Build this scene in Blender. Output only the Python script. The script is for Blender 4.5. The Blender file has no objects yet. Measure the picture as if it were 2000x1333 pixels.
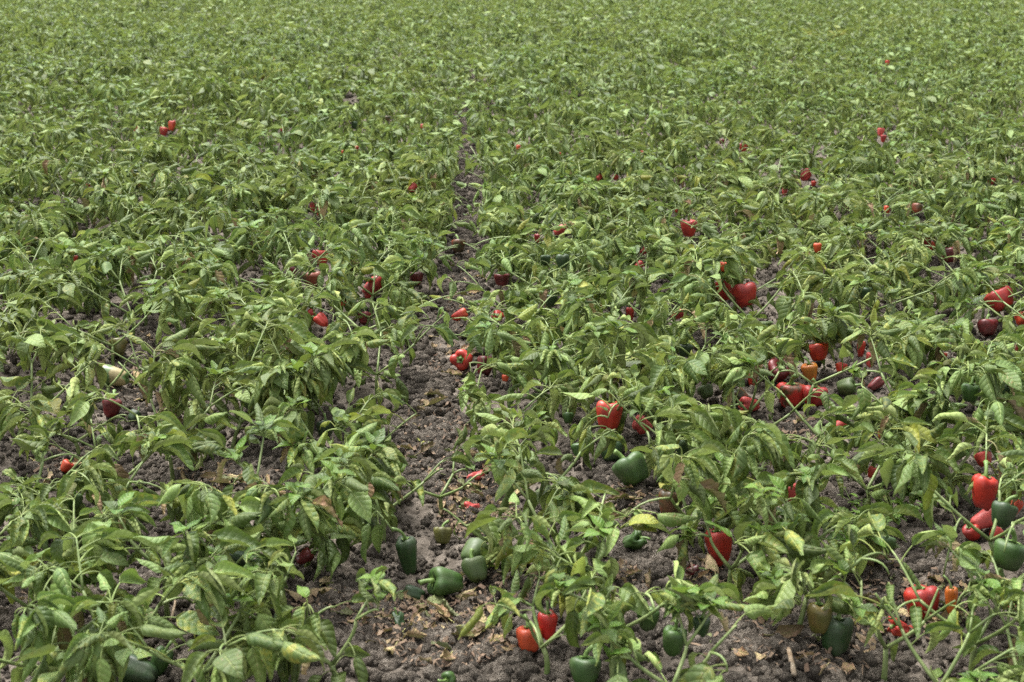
import bpy, math, random
import numpy as np
from mathutils import Matrix, Vector, Euler

# ------------------------------------------------------------------ camera, sky, sun, exposure
scene = bpy.context.scene
CAM_H, LENS, SENSOR = 1.45, 50.0, 36.0
PW, PH = 2000.0, 1333.0                       # photograph pixels, used to measure places
FPX = LENS / SENSOR * PW
HORIZON = -110.0
PITCH = math.atan((PH / 2 - HORIZON) / FPX)
YAW = math.atan(70.0 * math.cos(PITCH) / FPX)
cam_data = bpy.data.cameras.new('camera')
cam_data.lens = LENS; cam_data.sensor_width = SENSOR
cam_data.clip_start = 0.05; cam_data.clip_end = 4000.0
cam_data.dof.use_dof = True
cam_data.dof.focus_distance = 4.6
cam_data.dof.aperture_fstop = 6.3
cam = bpy.data.objects.new('camera', cam_data)
scene.collection.objects.link(cam)
cam.location = (0, 0, CAM_H)
cam.rotation_euler = (math.pi / 2 - PITCH, 0, -YAW)
scene.camera = cam

SUN_EL, SUN_AZ = math.radians(66), math.radians(-40)     # azimuth from +Y towards +X
world = bpy.data.worlds.new('World'); scene.world = world; world.use_nodes = True
wn = world.node_tree.nodes; wl = world.node_tree.links; wn.clear()
sky = wn.new('ShaderNodeTexSky'); sky.sky_type = 'NISHITA'; sky.sun_disc = False
sky.sun_elevation = SUN_EL; sky.sun_rotation = SUN_AZ
sky.air_density = 1.0; sky.dust_density = 4.0; sky.ozone_density = 1.0
hsv = wn.new('ShaderNodeHueSaturation'); hsv.inputs['Saturation'].default_value = 0.12   # cloud veil: nearly grey light
bgn = wn.new('ShaderNodeBackground'); bgn.inputs['Strength'].default_value = 0.13
wo = wn.new('ShaderNodeOutputWorld')
wl.new(sky.outputs[0], hsv.inputs['Color']); wl.new(hsv.outputs[0], bgn.inputs[0]); wl.new(bgn.outputs[0], wo.inputs[0])

sl = bpy.data.lights.new('sun', 'SUN'); sl.energy = 1.9; sl.angle = math.radians(28); sl.color = (1.0, 0.97, 0.92)
sun = bpy.data.objects.new('sun', sl); scene.collection.objects.link(sun)
sd = Vector((math.sin(SUN_AZ) * math.cos(SUN_EL), math.cos(SUN_AZ) * math.cos(SUN_EL), math.sin(SUN_EL)))
sun.rotation_euler = sd.to_track_quat('Z', 'Y').to_euler()

vs = scene.view_settings
vs.view_transform = 'Standard'; vs.look = 'None'; vs.exposure = 1.76; vs.gamma = 1.0; vs.use_curve_mapping = False
cy = scene.cycles
cy.max_bounces = 6; cy.diffuse_bounces = 3; cy.glossy_bounces = 2; cy.transmission_bounces = 4; cy.transparent_max_bounces = 4
cy.sample_clamp_indirect = 4.0
cy.use_denoising = False

C = scene.collection
R = random.Random(20240)
NR = np.random.default_rng(77)
PI = math.pi

# ------------------------------------------------------------------ measuring helpers
cp, sp_, cyw, syw = math.cos(PITCH), math.sin(PITCH), math.cos(YAW), math.sin(YAW)
FWD = np.array([syw * cp, cyw * cp, -sp_]); RGT = np.array([cyw, -syw, 0.0]); UPV = np.cross(RGT, FWD)
CAMP = np.array([0, 0, CAM_H])

def vnoise(x, y, s):
    """cheap smooth value noise"""
    x = np.asarray(x, float); y = np.asarray(y, float)
    xi = np.floor(x).astype(np.int64); yi = np.floor(y).astype(np.int64)
    fx = x - xi; fy = y - yi
    fx = fx * fx * (3 - 2 * fx); fy = fy * fy * (3 - 2 * fy)
    def h(a, b):
        n = (a * 374761393 + b * 668265263 + s * 1442695041) & 0x7fffffff
        n = ((n ^ (n >> 13)) * 1274126177) & 0x7fffffff
        return ((n ^ (n >> 16)) & 0xffff) / 65535.0
    return (h(xi, yi) * (1 - fx) + h(xi + 1, yi) * fx) * (1 - fy) + (h(xi, yi + 1) * (1 - fx) + h(xi + 1, yi + 1) * fx) * fy

def sn(x, y, s):
    xi = math.floor(x); yi = math.floor(y); fx = x - xi; fy = y - yi
    fx = fx * fx * (3 - 2 * fx); fy = fy * fy * (3 - 2 * fy)
    def h(a, b):
        n = (a * 374761393 + b * 668265263 + s * 1442695041) & 0x7fffffff
        n = ((n ^ (n >> 13)) * 1274126177) & 0x7fffffff
        return ((n ^ (n >> 16)) & 0xffff) / 65535.0
    return (h(xi, yi) * (1 - fx) + h(xi + 1, yi) * fx) * (1 - fy) + (h(xi, yi + 1) * (1 - fx) + h(xi + 1, yi + 1) * fx) * fy

# bare places measured in the photograph (middle and half size in its pixels)
SOIL = [(900, 545, 32, 75), (925, 470, 26, 30), (830, 740, 42, 40), (828, 820, 55, 55), (850, 905, 45, 50), (925, 960, 45, 40), (760, 1235, 110, 45), (880, 1250, 70, 40), (690, 1190, 50, 18),
        (1440, 1255, 80, 60), (1215, 975, 40, 38), (1250, 1130, 40, 40), (1780, 1105, 55, 30), (1700, 1140, 40, 25), (300, 640, 30, 22), (265, 690, 40, 20), (250, 800, 30, 25), (300, 915, 70, 18), (150, 865, 50, 16),
        (100, 915, 50, 18), (430, 930, 40, 22), (520, 890, 30, 22), (1520, 340, 38, 26), (1640, 412, 22, 12), (1700, 480, 34, 26), (1825, 535, 30, 24), (1720, 600, 40, 16), (685, 195, 12, 10),
        (1545, 1260, 25, 30), (1940, 1225, 30, 30), (1640, 960, 25, 16), (1565, 840, 40, 14), (1720, 1300, 40, 20), (620, 1165, 60, 20), (340, 1185, 30, 12), (1090, 1290, 20, 25), (960, 1300, 60, 25), 
        (905, 400, 14, 25), (1380, 650, 20, 16), (1180, 940, 24, 20), (1040, 1150, 16, 14), (270, 1140, 16, 14), (20, 1180, 20, 12), (1850, 1130, 30, 20), (1290, 560, 12, 8), (740, 700, 20, 14)]

FURROW_X, BED = -0.085, 0.95
def gz(x, y):
    x = float(x); y = float(y)
    ph = (x - FURROW_X - 0.05 * math.sin(y * 0.9 + 0.6)) / BED
    return -0.035 * math.cos(2 * PI * ph) - 0.02 + 0.05 * (sn(x * 4.3, y * 4.3, 1) - 0.5) + 0.025 * (sn(x * 13, y * 13, 2) - 0.5)

def furrow_x(y):
    return FURROW_X + 0.05 * np.sin(np.asarray(y) * 0.9 + 0.6)

def ground_z(x, y):
    """beds and furrows with lumps"""
    ph = (np.asarray(x, float) - furrow_x(y)) / BED
    z = -0.035 * np.cos(2 * PI * ph) - 0.02
    z = z + 0.05 * (vnoise(np.asarray(x) * 4.3, np.asarray(y) * 4.3, 1) - 0.5) + 0.025 * (vnoise(np.asarray(x) * 13, np.asarray(y) * 13, 2) - 0.5)
    return z

def ray(px, py):
    d = FWD * FPX + RGT * (px - PW / 2) - UPV * (py - PH / 2)
    return d / np.linalg.norm(d)

def place(px, py, h=0.0):
    """the point h above the soil seen at a photograph pixel"""
    d = ray(px, py); z = h
    for _ in range(6):
        t = (z - CAM_H) / d[2]; p = CAMP + d * t
        z = gz(p[0], p[1]) + h
    return p

def depth(p):
    return float(np.dot(np.asarray(p) - CAMP, FWD))

def project(p):
    v = np.asarray(p) - CAMP; zc = v @ FWD
    return PW / 2 + FPX * (v @ RGT) / zc, PH / 2 - FPX * (v @ UPV) / zc

# ------------------------------------------------------------------ node helpers
def material(name):
    m = bpy.data.materials.new(name); m.use_nodes = True
    nt = m.node_tree; nt.nodes.clear()
    return m, nt

class N:
    def __init__(s, nt): s.nt = nt
    def n(s, t, **kw):
        nd = s.nt.nodes.new(t)
        for k, v in kw.items(): setattr(nd, k, v)
        return nd
    def set(s, sock, v):
        if isinstance(v, bpy.types.NodeSocket): s.nt.links.new(v, sock)
        else: sock.default_value = v
    def math(s, op, a, b=0.0, c=None, clamp=False):
        nd = s.n('ShaderNodeMath', operation=op); nd.use_clamp = clamp
        s.set(nd.inputs[0], a); s.set(nd.inputs[1], b)
        if c is not None: s.set(nd.inputs[2], c)
        return nd.outputs[0]
    def mix(s, f, a, b, blend='MIX'):
        nd = s.n('ShaderNodeMix', data_type='RGBA', blend_type=blend)
        s.set(nd.inputs[0], f); s.set(nd.inputs[6], a if not isinstance(a, tuple) else (*a, 1.0)[:4]); s.set(nd.inputs[7], b if not isinstance(b, tuple) else (*b, 1.0)[:4])
        return nd.outputs[2]
    def noise(s, vec, scale, detail=3.0, rough=0.55, w=None):
        nd = s.n('ShaderNodeTexNoise'); nd.noise_dimensions = '4D' if w is not None else '3D'
        if vec is not None: s.set(nd.inputs['Vector'], vec)
        if w is not None: s.set(nd.inputs['W'], w)
        nd.inputs['Scale'].default_value = scale; nd.inputs['Detail'].default_value = detail; nd.inputs['Roughness'].default_value = rough
        return nd.outputs[0]
    def step(s, v, a, b, lo=0.0, hi=1.0):
        nd = s.n('ShaderNodeMapRange', interpolation_type='SMOOTHSTEP')
        s.set(nd.inputs[0], v); s.set(nd.inputs[1], a); s.set(nd.inputs[2], b); nd.inputs[3].default_value = lo; nd.inputs[4].default_value = hi
        return nd.outputs[0]
    def rand(s):
        """one random number per thing or per loose piece"""
        oi = s.n('ShaderNodeObjectInfo').outputs['Random']; ge = s.n('ShaderNodeNewGeometry').outputs['Random Per Island']
        return oi, ge

def leaf_material(name, top1, top2, under1, under2, sick=1.0, gloss=0.55, trans=0.20, joined=False, quilt=1.0):
    m, nt = material(name); k = N(nt)
    oi, ge = k.rand(); rnd = ge if joined else oi
    rnd2 = k.math('POWER', k.math('FRACT', k.math('MULTIPLY', rnd, 57.31)), 0.6); rnd3 = k.math('FRACT', k.math('MULTIPLY', rnd, 191.7))
    uv = k.n('ShaderNodeUVMap').outputs[0]
    sx = k.n('ShaderNodeSeparateXYZ'); k.set(sx.inputs[0], uv)
    u, v = sx.outputs[0], k.math('ABSOLUTE', k.math('MULTIPLY_ADD', sx.outputs[1], 2.0, -1.0))
    t = k.math('MULTIPLY', k.math('SUBTRACT', u, k.math('MULTIPLY', v, 0.16)), 6.5)
    tri = k.math('ABSOLUTE', k.math('MULTIPLY_ADD', k.math('FRACT', t), 2.0, -1.0))      # 1 on the veins
    lat = k.math('MULTIPLY', k.step(tri, 0.84, 1.0), k.step(v, 1.0, 0.6))
    mid = k.step(v, 0.10, 0.03)
    vein = k.math('MAXIMUM', lat, mid)
    # noise laid on the blade, different on each leaf
    cv = k.n('ShaderNodeCombineXYZ'); k.set(cv.inputs[0], k.math('MULTIPLY', u, 2.2)); k.set(cv.inputs[1], sx.outputs[1]); k.set(cv.inputs[2], k.math('MULTIPLY', rnd, 97.0))
    n1 = k.noise(cv.outputs[0], 2.6, 4.0, 0.6); n2 = k.noise(cv.outputs[0], 9.0, 3.0, 0.65)
    back = k.n('ShaderNodeNewGeometry').outputs['Backfacing']
    top = k.mix(rnd2, top1, top2); und = k.mix(rnd2, under1, under2)
    col = k.mix(back, top, und)
    col = k.mix(k.math('MULTIPLY', k.step(n1, 0.3, 0.7), 0.35), col, k.mix(back, (0.12, 0.17, 0.04), (0.18, 0.25, 0.07)))
    # dusty white haze on wilted blades
    col = k.mix(k.math('MULTIPLY', k.step(n2, 0.55, 0.72), 0.4 * sick), col, (0.34, 0.37, 0.25))
    # yellowing
    ysel = k.step(rnd3, 0.62, 1.0)
    col = k.mix(k.math('MULTIPLY', k.math('MULTIPLY', k.step(n1, 0.46, 0.66), ysel), 0.42 * sick), col, (0.36, 0.33, 0.06))
    # brown scorched patches
    bsel = k.step(k.math('FRACT', k.math('MULTIPLY', rnd, 313.1)), 0.45, 1.0)
    burn = k.math('MULTIPLY', k.step(k.math('ADD', n2, k.math('MULTIPLY', n1, 0.5)), 0.87, 0.97), bsel)
    col = k.mix(k.math('MULTIPLY', burn, 0.75 * sick), col, (0.30, 0.17, 0.09))
    rim = k.math('MULTIPLY', k.math('MULTIPLY', k.step(k.math('ADD', v, k.math('MULTIPLY', n2, 0.5)), 1.2, 1.36), k.step(rnd3, 0.4, 0.8)), 0.6 * sick)
    col = k.mix(rim, col, (0.26, 0.16, 0.08))
    col = k.mix(k.math('ADD', k.math('MULTIPLY', lat, 0.10), k.math('MULTIPLY', mid, 0.3)), col, (0.30, 0.36, 0.14))
    vig = k.noise(k.n('ShaderNodeNewGeometry').outputs['Position'], 1.1, 2.0)
    hs = k.n('ShaderNodeHueSaturation'); k.set(hs.inputs['Color'], col)
    k.set(hs.inputs['Hue'], k.math('MULTIPLY_ADD', vig, 0.06, 0.461))
    k.set(hs.inputs['Value'], k.math('MULTIPLY_ADD', k.math('FRACT', k.math('MULTIPLY', rnd, 77.7)), 0.95, 0.50))
    hs.inputs['Saturation'].default_value = 1.07
    col = hs.outputs[0]
    hgt = k.math('ADD', k.math('MULTIPLY', k.math('POWER', tri, 2.0), -1.0), k.math('MULTIPLY', mid, -0.8))
    hgt = k.math('ADD', hgt, k.math('MULTIPLY', n2, 0.9))
    bp = k.n('ShaderNodeBump'); bp.inputs['Strength'].default_value = 0.9; bp.inputs['Distance'].default_value = 0.0013 * quilt
    k.set(bp.inputs['Height'], hgt)
    pb = k.n('ShaderNodeBsdfPrincipled'); k.set(pb.inputs['Base Color'], col)
    k.set(pb.inputs['Roughness'], k.math('MULTIPLY_ADD', back, 0.22, gloss)); pb.inputs['Specular IOR Level'].default_value = 0.3
    k.set(pb.inputs['Normal'], bp.outputs[0])
    tr = k.n('ShaderNodeBsdfTranslucent'); k.set(tr.inputs[0], k.mix(0.5, col, (0.22, 0.32, 0.04)))
    mx = k.n('ShaderNodeMixShader'); mx.inputs[0].default_value = trans
    nt.links.new(pb.outputs[0], mx.inputs[1]); nt.links.new(tr.outputs[0], mx.inputs[2])
    out = k.n('ShaderNodeOutputMaterial'); nt.links.new(mx.outputs[0], out.inputs[0])
    return m

def plain_material(name, c1, c2, scale=20.0, rough=0.6, spec=0.4, bump=0.0, bdist=0.002, coat=0.0, per_obj=0.0, lo=0.35, hi=0.65, joined=False):
    m, nt = material(name); k = N(nt)
    oi, ge = k.rand(); rnd = ge if joined else oi
    tc = k.n('ShaderNodeTexCoord').outputs['Object']
    off = k.n('ShaderNodeVectorMath', operation='ADD'); k.set(off.inputs[0], tc)
    cb = k.n('ShaderNodeCombineXYZ'); k.set(cb.inputs[0], k.math('MULTIPLY', rnd, 31.0)); k.set(cb.inputs[1], k.math('MULTIPLY', rnd, 17.0)); k.set(off.inputs[1], cb.outputs[0])
    nz = k.noise(off.outputs[0], scale, 4.0)
    col = k.mix(k.step(nz, lo, hi), c1, c2)
    if per_obj:
        hs = k.n('ShaderNodeHueSaturation'); k.set(hs.inputs['Color'], col)
        k.set(hs.inputs['Value'], k.math('MULTIPLY_ADD', rnd, per_obj, 1.0 - per_obj / 2)); col = hs.outputs[0]
    pb = k.n('ShaderNodeBsdfPrincipled'); k.set(pb.inputs['Base Color'], col)
    pb.inputs['Roughness'].default_value = rough; pb.inputs['Specular IOR Level'].default_value = spec
    if coat: pb.inputs['Coat Weight'].default_value = coat; pb.inputs['Coat Roughness'].default_value = 0.15
    if bump:
        bp = k.n('ShaderNodeBump'); bp.inputs['Strength'].default_value = bump; bp.inputs['Distance'].default_value = bdist
        k.set(bp.inputs['Height'], k.noise(off.outputs[0], scale * 3, 4.0)); k.set(pb.inputs['Normal'], bp.outputs[0])
    out = k.n('ShaderNodeOutputMaterial'); nt.links.new(pb.outputs[0], out.inputs[0])
    return m

OLD = dict(top1=(0.036, 0.076, 0.020), top2=(0.122, 0.184, 0.058), under1=(0.160, 0.215, 0.068), under2=(0.262, 0.318, 0.132))
M_LEAF = leaf_material('wilted_leaf', **OLD)
M_LEAF_FAR = leaf_material('wilted_leaf_far', joined=True, **OLD)
M_FRESH = leaf_material('young_leaf', (0.028, 0.085, 0.010), (0.058, 0.125, 0.016), (0.07, 0.14, 0.026), (0.10, 0.17, 0.034), sick=0.15, gloss=0.45, trans=0.25, quilt=0.6)
M_FRESH_FAR = leaf_material('young_leaf_far', (0.028, 0.085, 0.010), (0.058, 0.125, 0.016), (0.07, 0.14, 0.026), (0.10, 0.17, 0.034), sick=0.15, gloss=0.45, trans=0.25, joined=True)
M_YELLOW = leaf_material('yellowed_leaf', (0.12, 0.165, 0.03), (0.20, 0.20, 0.04), (0.19, 0.24, 0.07), (0.26, 0.275, 0.09), sick=1.2, trans=0.3)
M_DRY = leaf_material('dry_leaf', (0.16, 0.085, 0.05), (0.27, 0.19, 0.12), (0.22, 0.13, 0.08), (0.34, 0.26, 0.17), sick=0.6, gloss=0.7, trans=0.08)
M_FALLEN_GREEN = leaf_material('fallen_green_leaf', (0.11, 0.135, 0.06), (0.16, 0.17, 0.085), (0.18, 0.205, 0.11), (0.22, 0.23, 0.14), sick=1.3, gloss=0.7, trans=0.08)
M_STEM = plain_material('green_stem', (0.12, 0.175, 0.05), (0.20, 0.25, 0.095), 30, 0.5, 0.4, 0.3, 0.001, per_obj=0.3)
M_DEADSTEM = plain_material('dead_stem', (0.28, 0.20, 0.13), (0.42, 0.34, 0.25), 40, 0.85, 0.2, 0.5, 0.001)
M_SOIL = plain_material('soil', (0.076, 0.063, 0.050), (0.165, 0.140, 0.115), 30.0, 0.95, 0.15, 1.0, 0.012)
M_CLOD = plain_material('soil_clod', (0.122, 0.101, 0.081), (0.282, 0.244, 0.202), 2.2, 0.95, 0.12, 0.9, 0.15, per_obj=0.9, joined=False)
M_CRUMB = plain_material('leaf_crumb', (0.10, 0.065, 0.045), (0.20, 0.145, 0.10), 8, 0.85, 0.2, 0.3, 0.001, per_obj=0.6, joined=True)
M_STONE = plain_material('pale_stone', (0.40, 0.38, 0.36), (0.55, 0.53, 0.50), 60, 0.85, 0.25, 0.6, 0.001)

# ------------------------------------------------------------------ mesh helpers
def make_mesh(name, verts, faces, mat, uvs=None, smooth=True):
    me = bpy.data.meshes.new(name)
    me.from_pydata([tuple(map(float, v)) for v in verts], [], faces)
    if uvs is not None:
        ul = me.uv_layers.new(name='UVMap')
        li = np.empty(len(me.loops), np.int32); me.loops.foreach_get('vertex_index', li)
        ul.data.foreach_set('uv', np.asarray(uvs, np.float32)[li].ravel())
    if smooth: me.polygons.foreach_set('use_smooth', np.ones(len(me.polygons), bool))
    me.materials.append(mat)
    return me

def obj(name, data, parent=None, mat4=None):
    o = bpy.data.objects.new(name, data)
    if parent is not None: o.parent = parent
    if mat4 is not None: o.matrix_basis = mat4
    C.objects.link(o)
    return o

def tag(o, label, cat, group=None, kind=None):
    if label: o['label'] = label
    if cat: o['category'] = cat
    if group: o['group'] = group
    if kind: o['kind'] = kind
    return o

def tube(pts, rad, n=6, cap=True):
    pts = np.asarray(pts, float); V = []; F = []
    m = len(pts)
    tang = np.gradient(pts, axis=0); tang /= np.linalg.norm(tang, axis=1)[:, None] + 1e-9
    ref = np.array([0.31, 0.87, 0.12])
    for i in range(m):
        a = np.cross(tang[i], ref); a /= np.linalg.norm(a) + 1e-9; b = np.cross(tang[i], a)
        for j in range(n):
            th = 2 * PI * j / n
            V.append(pts[i] + (a * math.cos(th) + b * math.sin(th)) * rad[i])
    for i in range(m - 1):
        for j in range(n):
            F.append((i * n + j, i * n + (j + 1) % n, (i + 1) * n + (j + 1) % n, (i + 1) * n + j))
    if cap:
        F.append(tuple(range(n))[::-1]); F.append(tuple((m - 1) * n + j for j in range(n)))
    return V, F

def merge(parts):
    V, F = [], []
    for v, f in parts:
        o = len(V); V += list(v); F += [tuple(i + o for i in q) for q in f]
    return V, F

def bez(p0, p1, p2, n):
    t = np.linspace(0, 1, n)[:, None]
    return (1 - t) ** 2 * np.asarray(p0) + 2 * t * (1 - t) * np.asarray(p1) + t * t * np.asarray(p2)

def leaf_geom(L, W, a0, a1, a2, rl, rr, twist, nu, nv, pet=0.4, side=0.0, crinkle=0.0, rs=None, pn=4):
    """petiole and blade; angles above the horizontal; rl, rr: how far each half rolls upward"""
    V, F, UV = [], [], []
    p = np.zeros(3); path = [p.copy()]
    npz = 5; Lp = pet * L
    for i in range(npz):
        a = a0 + (a1 - a0) * ((i + 0.5) / npz) ** 1.3
        p = p + np.array([math.cos(a), 0, math.sin(a)]) * Lp / npz; path.append(p.copy())
    if pn and Lp > 0:
        v, f = tube(path, np.linspace(0.0021, 0.0013, len(path)), pn, cap=False)
        V += v; F += f; UV += [(0.0, 0.5)] * len(v)
    base = len(V); tw0 = twist
    bend = side
    yaw = 0.0
    for i in range(nu + 1):
        u = i / nu
        a = a1 + (a2 - a1) * u ** 0.8
        if i:
            yaw += bend / nu
            T0 = np.array([math.cos(a) * math.cos(yaw), math.cos(a) * math.sin(yaw), math.sin(a)])
            p = p + T0 * L / nu
        T = np.array([math.cos(a) * math.cos(yaw), math.cos(a) * math.sin(yaw), math.sin(a)])
        B = np.array([-math.sin(yaw), math.cos(yaw), 0.0]); Nn = np.cross(T, B)
        tw = tw0 * (0.35 + 0.65 * u); B, Nn = B * math.cos(tw) + Nn * math.sin(tw), Nn * math.cos(tw) - B * math.sin(tw)
        w = W / 2 * max(0.0, math.sin(PI * min(1.0, u ** 0.72))) ** 0.9 * (1 - 0.4 * u ** 3) + 0.0006
        for j in range(nv + 1):
            v = -1 + 2 * j / nv
            roll = (rr if v > 0 else rl) * (0.55 + 0.45 * math.sin(PI * u))
            s = abs(v) * w; k = roll / max(w, 1e-4)
            ang = k * s
            if abs(ang) > 1e-3: x, z = math.sin(ang) / k, (1 - math.cos(ang)) / k
            else: x, z = s, 0.0
            x *= 1 if v >= 0 else -1
            wob = 0.0
            if crinkle and rs is not None: wob = crinkle * W * (rs.random() - 0.5) * abs(v)
            ruf = W * (0.06 * math.sin(u * 8.5 + v * 1.5 + twist * 9) * abs(v) + 0.03 * math.sin(u * 7 + twist * 5))
            V.append(p + B * x + Nn * (z + wob + ruf)); UV.append((u, (v + 1) / 2))
    for i in range(nu):
        for j in range(nv):
            a = base + i * (nv + 1) + j
            F.append((a, a + nv + 1, a + nv + 2, a + 1))
    return V, F, UV

def rad(a): return math.radians(a)

def leaf_params(rs, fresh=False):
    if fresh:
        return dict(L=1.0, W=rs.uniform(0.46, 0.58), a0=rad(rs.uniform(45, 70)), a1=rad(rs.uniform(25, 55)), a2=rad(rs.uniform(-45, 10)),
                    rl=rs.uniform(0.1, 0.5), rr=rs.uniform(0.1, 0.5), twist=rs.uniform(-0.3, 0.3), side=rs.uniform(-0.25, 0.25), pet=0.22)
    k = rs.random()
    if k < 0.45:      # arching out, margins rolled up
        a = dict(a0=rad(rs.uniform(15, 50)), a1=rad(rs.uniform(-25, 10)), a2=rad(rs.uniform(-75, -30)))
    elif k < 0.82:    # hanging
        a = dict(a0=rad(rs.uniform(5, 40)), a1=rad(rs.uniform(-70, -35)), a2=rad(rs.uniform(-105, -65)))
    else:             # held out flat
        a = dict(a0=rad(rs.uniform(20, 45)), a1=rad(rs.uniform(-10, 20)), a2=rad(rs.uniform(-30, 10)))
    if rs.random() < 0.22: a['a2'] = rad(rs.uniform(-165, -115))
    kk = rs.random(); sg = -1 if rs.random() < 0.45 else 1
    if kk < 0.82: rl, rr, tw = sg * rs.uniform(1.5, 3.0), sg * rs.uniform(1.5, 3.0), rs.uniform(-1.5, 1.5)
    elif kk < 0.95: rl, rr, tw = sg * rs.uniform(0.3, 1.0), sg * rs.uniform(1.6, 2.8), rs.uniform(-1.2, 1.2)
    else: rl, rr, tw = rs.uniform(0.1, 0.6), rs.uniform(0.1, 0.6), rs.uniform(-0.7, 0.7)
    if rs.random() < 0.5: rl, rr = rr, rl
    return dict(L=1.0, W=rs.uniform(0.50, 0.66), rl=rl, rr=rr, twist=tw, side=rs.uniform(-0.7, 0.7), pet=rs.uniform(0.35, 0.65), **a)

def build_leaf(prm, size, nu, nv, pn, rs, crinkle=0.0):
    q = dict(prm); q['L'] = size; q['W'] = prm['W'] * size
    return leaf_geom(nu=nu, nv=nv, pn=pn, rs=rs, crinkle=crinkle, **q)

LS = 0.093      # blade length the variants are built at
rsL = random.Random(5)
OLD_PRM = [leaf_params(rsL) for _ in range(44)]
FRESH_PRM = [leaf_params(rsL, True) for _ in range(14)]
def leaf_mesh(name, prm, mat, nu=11, nv=6, pn=5, crinkle=0.02):
    v, f, uv = build_leaf(prm, LS, nu, nv, pn, rsL, crinkle)
    return make_mesh(name, v, f, mat, uv)
OLD_ME = [leaf_mesh('wilted_leaf', p, M_LEAF) for p in OLD_PRM]
YEL_ME = [leaf_mesh('yellowed_leaf', p, M_YELLOW) for p in OLD_PRM[:10]]
FRESH_ME = [leaf_mesh('young_leaf', p, M_FRESH, crinkle=0.0) for p in FRESH_PRM]
OLD_LO = [leaf_mesh('wilted_leaf_small', p, M_LEAF, 4, 4, 0) for p in OLD_PRM]; FRESH_LO = [leaf_mesh('young_leaf_small', p, M_FRESH, 4, 2, 0, 0.0) for p in FRESH_PRM]
DEAD_ME = [leaf_mesh('dead_leaf', dict(leaf_params(rsL), rl=rsL.uniform(1.5, 2.6), rr=rsL.uniform(1.5, 2.6)), M_DRY, crinkle=0.3) for _ in range(8)]
# blade centre of each variant, to know where a placed leaf hangs
def centre_of(prm):
    v, f, uv = build_leaf(prm, LS, 6, 2, 0, rsL)
    v = np.array(v)
    return np.array([v[4], v[10], v[17]])
OLD_C = [centre_of(p) for p in OLD_PRM]; FRESH_C = [centre_of(p) for p in FRESH_PRM]

# ------------------------------------------------------------------ ground
def build_ground():
    xs_near = np.concatenate([-np.geomspace(3.2, 900, 26)[::-1], np.linspace(-3.0, 3.4, 300), np.geomspace(3.6, 900, 26)])
    ys = np.concatenate([[-400, -80, -20, -5, 0, 1.0, 1.6], np.linspace(1.9, 6.5, 240), np.linspace(6.53, 14, 110), np.linspace(14.2, 45, 60), np.geomspace(47, 2500, 22)])
    X, Y = np.meshgrid(xs_near, ys)
    Z = ground_z(X, Y)
    fade = np.clip((60 - Y) / 20, 0, 1) * np.clip((40 - np.abs(X)) / 15, 0, 1)
    Z = Z * fade
    det = 0.022 * (vnoise(X * 34, Y * 34, 5) - 0.5) + 0.014 * (vnoise(X * 71, Y * 71, 6) - 0.5)
    Z = Z + det * ((Y > 1.5) & (Y < 12) & (np.abs(X) < 3.4))
    nx, ny = len(xs_near), len(ys)
    V = np.stack([X, Y, Z], -1).reshape(-1, 3)
    idx = np.arange(nx * ny).reshape(ny, nx)
    Fq = np.stack([idx[:-1, :-1], idx[:-1, 1:], idx[1:, 1:], idx[1:, :-1]], -1).reshape(-1, 4)
    me = fast_mesh('soil', V, Fq, [M_SOIL])
    o = obj('ground', me); tag(o, 'grey brown crumbly field soil with shallow furrows', None, kind='structure')

def fast_mesh(name, V, Fq, mats, uv=None, midx=None):
    me = bpy.data.meshes.new(name)
    me.vertices.add(len(V)); me.vertices.foreach_set('co', np.asarray(V, np.float32).ravel())
    nf, ns = Fq.shape
    me.loops.add(nf * ns); me.loops.foreach_set('vertex_index', np.asarray(Fq, np.int32).ravel())
    me.polygons.add(nf)
    me.polygons.foreach_set('loop_start', np.arange(0, nf * ns, ns, dtype=np.int32))
    if uv is not None:
        ul = me.uv_layers.new(name='UVMap'); ul.data.foreach_set('uv', np.asarray(uv, np.float32)[np.asarray(Fq).ravel()].ravel())
    for m in mats: me.materials.append(m)
    if midx is not None: me.polygons.foreach_set('material_index', np.asarray(midx, np.int32))
    me.polygons.foreach_set('use_smooth', np.ones(nf, bool))
    me.update(calc_edges=True)
    return me

build_ground()

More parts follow.
